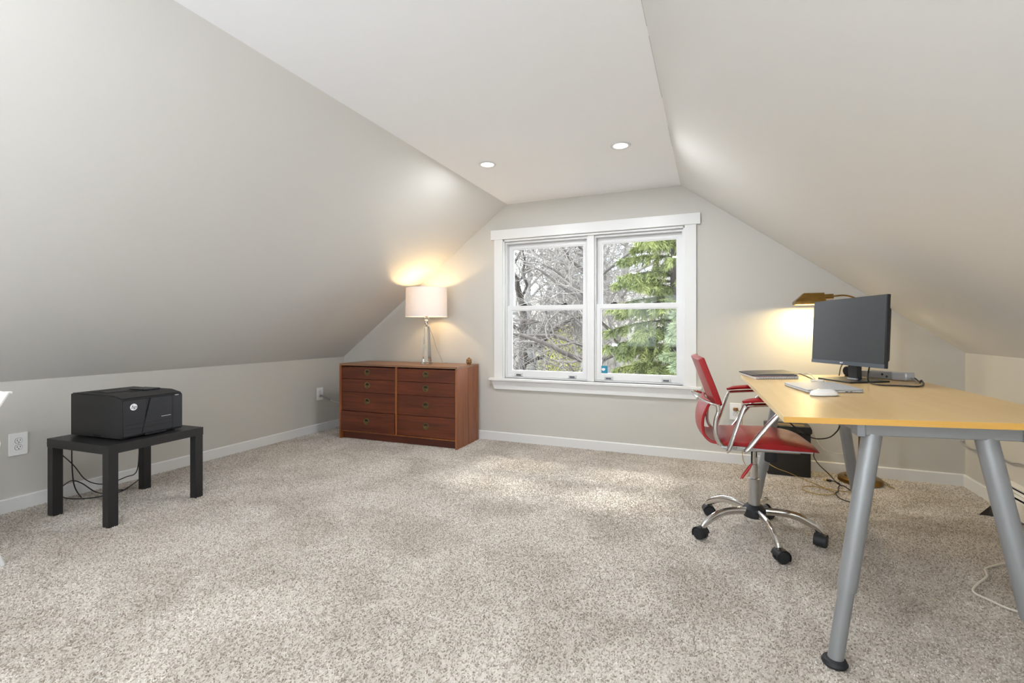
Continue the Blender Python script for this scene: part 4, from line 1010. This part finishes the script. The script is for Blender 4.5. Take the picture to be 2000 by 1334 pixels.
for pi, (seed, hgt, r0, bark, twig) in enumerate(((11, 10.5, .16, 'bark_pale', 'twig_pale'), (23, 11.5, .14, 'bark_grey', 'twig_grey'), (37, 9.5, .20, 'bark_dark', 'twig_grey'), (41, 12.0, .12, 'bark_pale', 'twig_pale'))):
    s_ = grow(seed, hgt, r0, levels=3)
    protos.append((s_, bark, twig))
def make_tree(pi, label, group=None):
    s_, bark, twig = protos[pi]
    t_ = thing('bare_tree', label, 'tree', (0, 0, GZ), 0, group)
    for key, nm, n_, m_ in ((0, 'trunk', 8, bark), (1, 'limbs', 5, bark), (2, 'twigs', 3, twig)):
        V, Fq = tubes_np(s_[key], n_); o = np_mesh(nm, V, Fq, m_, t_, smooth=True)
        if key == 2: o['kind'] = 'stuff'
    return t_
base_trees = [make_tree(i, 'leafless tree', None) for i in range(4)]
def gnd(y): return GZ + max(0, min(1, (y - 26) / 60)) ** 1.15 * 11 - .15
# placed along lines of sight through the window: (pixel column, distance, kind, turn, scale)
spots = [(1046, 17.0, 0, 20, 1.05, 'pale bare tree with an upright trunk behind the left sash'),
         (1112, 12.5, 2, 140, .95, 'dark bare tree with crooked boughs behind the left sash'),
         (1178, 14.5, 1, 75, 1.0, 'grey bare tree between the two sashes left of the spruce'),
         (1015, 15.0, 2, 260, 1.05, 'dark bare tree at the left edge of the window view'),
         (1085, 18.0, 3, 310, 1.1, 'pale slender bare tree in the middle of the left sash view')]
far_label = 'leafless tree in the tangled woods far beyond the window'
rnd = random.Random(9)
far = []
for k in range(22):
    far.append((rnd.uniform(930, 1400) if k < 14 else rnd.choice((rnd.uniform(650, 950), rnd.uniform(1380, 1800))), rnd.uniform(19, 44), rnd.choice((0, 1, 1, 3, 2)), rnd.uniform(0, 360), rnd.uniform(.9, 1.35), None))
used = set()
for (u, dist, kind, turn, sc, lab) in spots + far:
    p = aty(u, V0, dist)
    if kind not in used: o = base_trees[kind]; used.add(kind)
    else: o = copy_tree(base_trees[kind])
    o.location = (p.x, dist, gnd(dist)); o.rotation_euler = (0, 0, R(turn)); o.scale = (sc, sc, sc)
    o['label'] = lab or far_label
    o['group'] = 'bare trees near the house' if lab else 'far woods'

# undergrowth of fine stems nobody could count
sg = []; rg = random.Random(4)
for k in range(5200):
    y = rg.uniform(15, 46); x = -y * .25 + rg.uniform(-.34, .34) * y
    z = gnd(y); h_ = rg.uniform(1.5, 4.6); p = Vector((x, y, z)); d = Vector((rg.gauss(0, .35), rg.gauss(0, .35), 1)).normalized()
    for i in range(4):
        q = p + d * (h_ / 4); sg.append((*p, *q, .011 * (1.25 - i * .25), .011 * (1.0 - i * .22))); p = q
        d = (d + Vector((rg.gauss(0, .35), rg.gauss(0, .35), 0))).normalized()
        if i: 
            e = (d + Vector((rg.gauss(0, .9), rg.gauss(0, .9), .2))).normalized(); sg.append((*p, *(p + e * h_ * .28), .008, .004))
V, Fq = tubes_np(sg, 3); ug = np_mesh('undergrowth', V, Fq, 'twig_pale'); tag(ug, 'tangle of thin pale stems and saplings beyond the window', 'undergrowth', kind='stuff')

def needles_np(stems, per, length, width, seed, droop=.25):
    """needle clusters along stems [(p0, p1)], as narrow triangles"""
    r_ = np.random.default_rng(seed); P0 = np.array([s[0] for s in stems]); P1 = np.array([s[1] for s in stems])
    n = len(P0); t_ = r_.uniform(0, 1, (n, per, 1)); b_ = P0[:, None] + (P1 - P0)[:, None] * t_
    ax = P1 - P0; ax /= np.linalg.norm(ax, axis=1, keepdims=True) + 1e-9
    rv = r_.normal(0, 1, (n, per, 3)); rv /= np.linalg.norm(rv, axis=2, keepdims=True)
    d = ax[:, None] * .9 + rv * .75; d[..., 2] -= droop * .4; d /= np.linalg.norm(d, axis=2, keepdims=True)
    sdv = np.cross(d, r_.normal(0, 1, (n, per, 3))); sdv /= np.linalg.norm(sdv, axis=2, keepdims=True) + 1e-9
    L_ = length * r_.uniform(.6, 1.2, (n, per, 1))
    V = np.stack([b_ - sdv * width, b_ + sdv * width, b_ + d * L_], 2).reshape(-1, 3)
    return V, np.arange(len(V)).reshape(-1, 3)

def spruce(name, label, loc, height, radius, zlo, mat_n, seed, nb=150, per=16):
    rd = random.Random(seed); t_ = thing(name, label, 'tree', loc)
    MB().tube([(0, 0, -.1), (0, 0, height * .5), (0, 0, height)], [.16, .09, .01], 10).build('trunk', 'bark_dark', t_)
    stems = []; wood_ = []
    for k in range(nb):
        f_ = (k + rd.random()) / nb; z = zlo + (height - zlo) * f_
        Lb = radius * (1 - (z / height)) ** .75 * rd.uniform(.75, 1.1) + .15; az = k * 2.39996 + rd.uniform(-.3, .3)
        d = Vector((math.cos(az), math.sin(az), rd.uniform(.05, .3))); p = Vector((0, 0, z)); n = 9
        for i in range(n):
            q = p + d.normalized() * (Lb / n); wood_.append((*p, *q, .02 * (1 - i / n) + .004, .02 * (1 - (i + 1) / n) + .004))
            if i >= 1:
                w_ = Lb * .34 * (1 - i / n * .7)
                for s_ in (-1, 1):
                    for jj in range(2):
                        side = Vector((-d.y, d.x, 0)).normalized() * s_
                        e = (d.normalized() * rd.uniform(.5, .9) + side * rd.uniform(.6, 1.0) + Vector((0, 0, rd.uniform(-.75, -.1)))).normalized()
                        a_ = p + (q - p) * rd.random(); m_ = a_ + e * w_ * rd.uniform(.4, .65); e2 = (e + Vector((0, 0, -1.1))).normalized(); c_ = m_ + e2 * w_ * rd.uniform(.3, .55)
                        stems += [(tuple(a_), tuple(m_)), (tuple(m_), tuple(c_))]
            stems.append((tuple(p), tuple(q)))
            p = q; d = d.normalized() + Vector((rd.gauss(0, .06), rd.gauss(0, .06), -.055 if i < n * .7 else .10))
    V, Fq = tubes_np(wood_, 4); np_mesh('boughs', V, Fq, 'bark_dark', t_)
    V, Fq = needles_np(stems, per, .11, .0105, seed); o = np_mesh('needles', V, Fq, mat_n, t_); o['kind'] = 'stuff'
    return t_
sp1 = aty(1318, V0, 9.4); spruce('spruce_tree', 'large yellow-green spruce filling the right sash of the window', (sp1.x, 9.4, GZ), 9.8, 1.85, 1.6, 'needle', 3, 140, 20)
sp2 = aty(1345, V0, 7.6); spruce('spruce_tree', 'small blue-green spruce low at the right edge of the window', (sp2.x, 7.6, GZ), 4.9, 1.15, 1.6, 'needle_blue', 8, 40, 20)

def leafy(name, label, loc, rad, n, seed):
    r_ = np.random.default_rng(seed); t_ = thing(name, label, 'shrub', loc)
    d = r_.normal(0, 1, (n, 3)); d /= np.linalg.norm(d, axis=1, keepdims=True); c_ = d * (r_.uniform(.2, 1, (n, 1)) ** .5) * np.array(rad) + np.array([0, 0, rad[2] + .9])
    a = r_.normal(0, 1, (n, 3)); a /= np.linalg.norm(a, axis=1, keepdims=True); b_ = np.cross(a, r_.normal(0, 1, (n, 3))); b_ /= np.linalg.norm(b_, axis=1, keepdims=True)
    V = np.stack([c_ - a * .038, c_ - b_ * .02, c_ + a * .038, c_ + b_ * .02], 1).reshape(-1, 3)
    o = np_mesh('leaves', V, np.arange(len(V)).reshape(-1, 4), 'leaf_yellow', t_); o['kind'] = 'stuff'
    sg_ = []
    for k in range(14):
        e = Vector((r_.normal(0, .3), r_.normal(0, .3), 1)).normalized() * (rad[2] * 1.6 + .9); sg_.append((0, 0, 0, e.x, e.y, e.z, .03, .008))
    V, Fq = tubes_np(sg_, 5); np_mesh('stems', V, Fq, 'bark_grey', t_)
for (u, y, zc, rad, n, lab) in ((1103, 16.0, 0.0, (.75, .75, 1.3), 2600, 'yellow-green leafy shrub behind the lower left sash'), (1072, 20.0, -.6, (.9, .9, 1.0), 1600, 'smaller yellow-green shrub farther behind the lower left sash')):
    p = aty(u, V0, y); zb = zc - rad[2] - .9
    leafy('leafy_shrub', lab, (p.x, y, zb), rad, n, int(u))
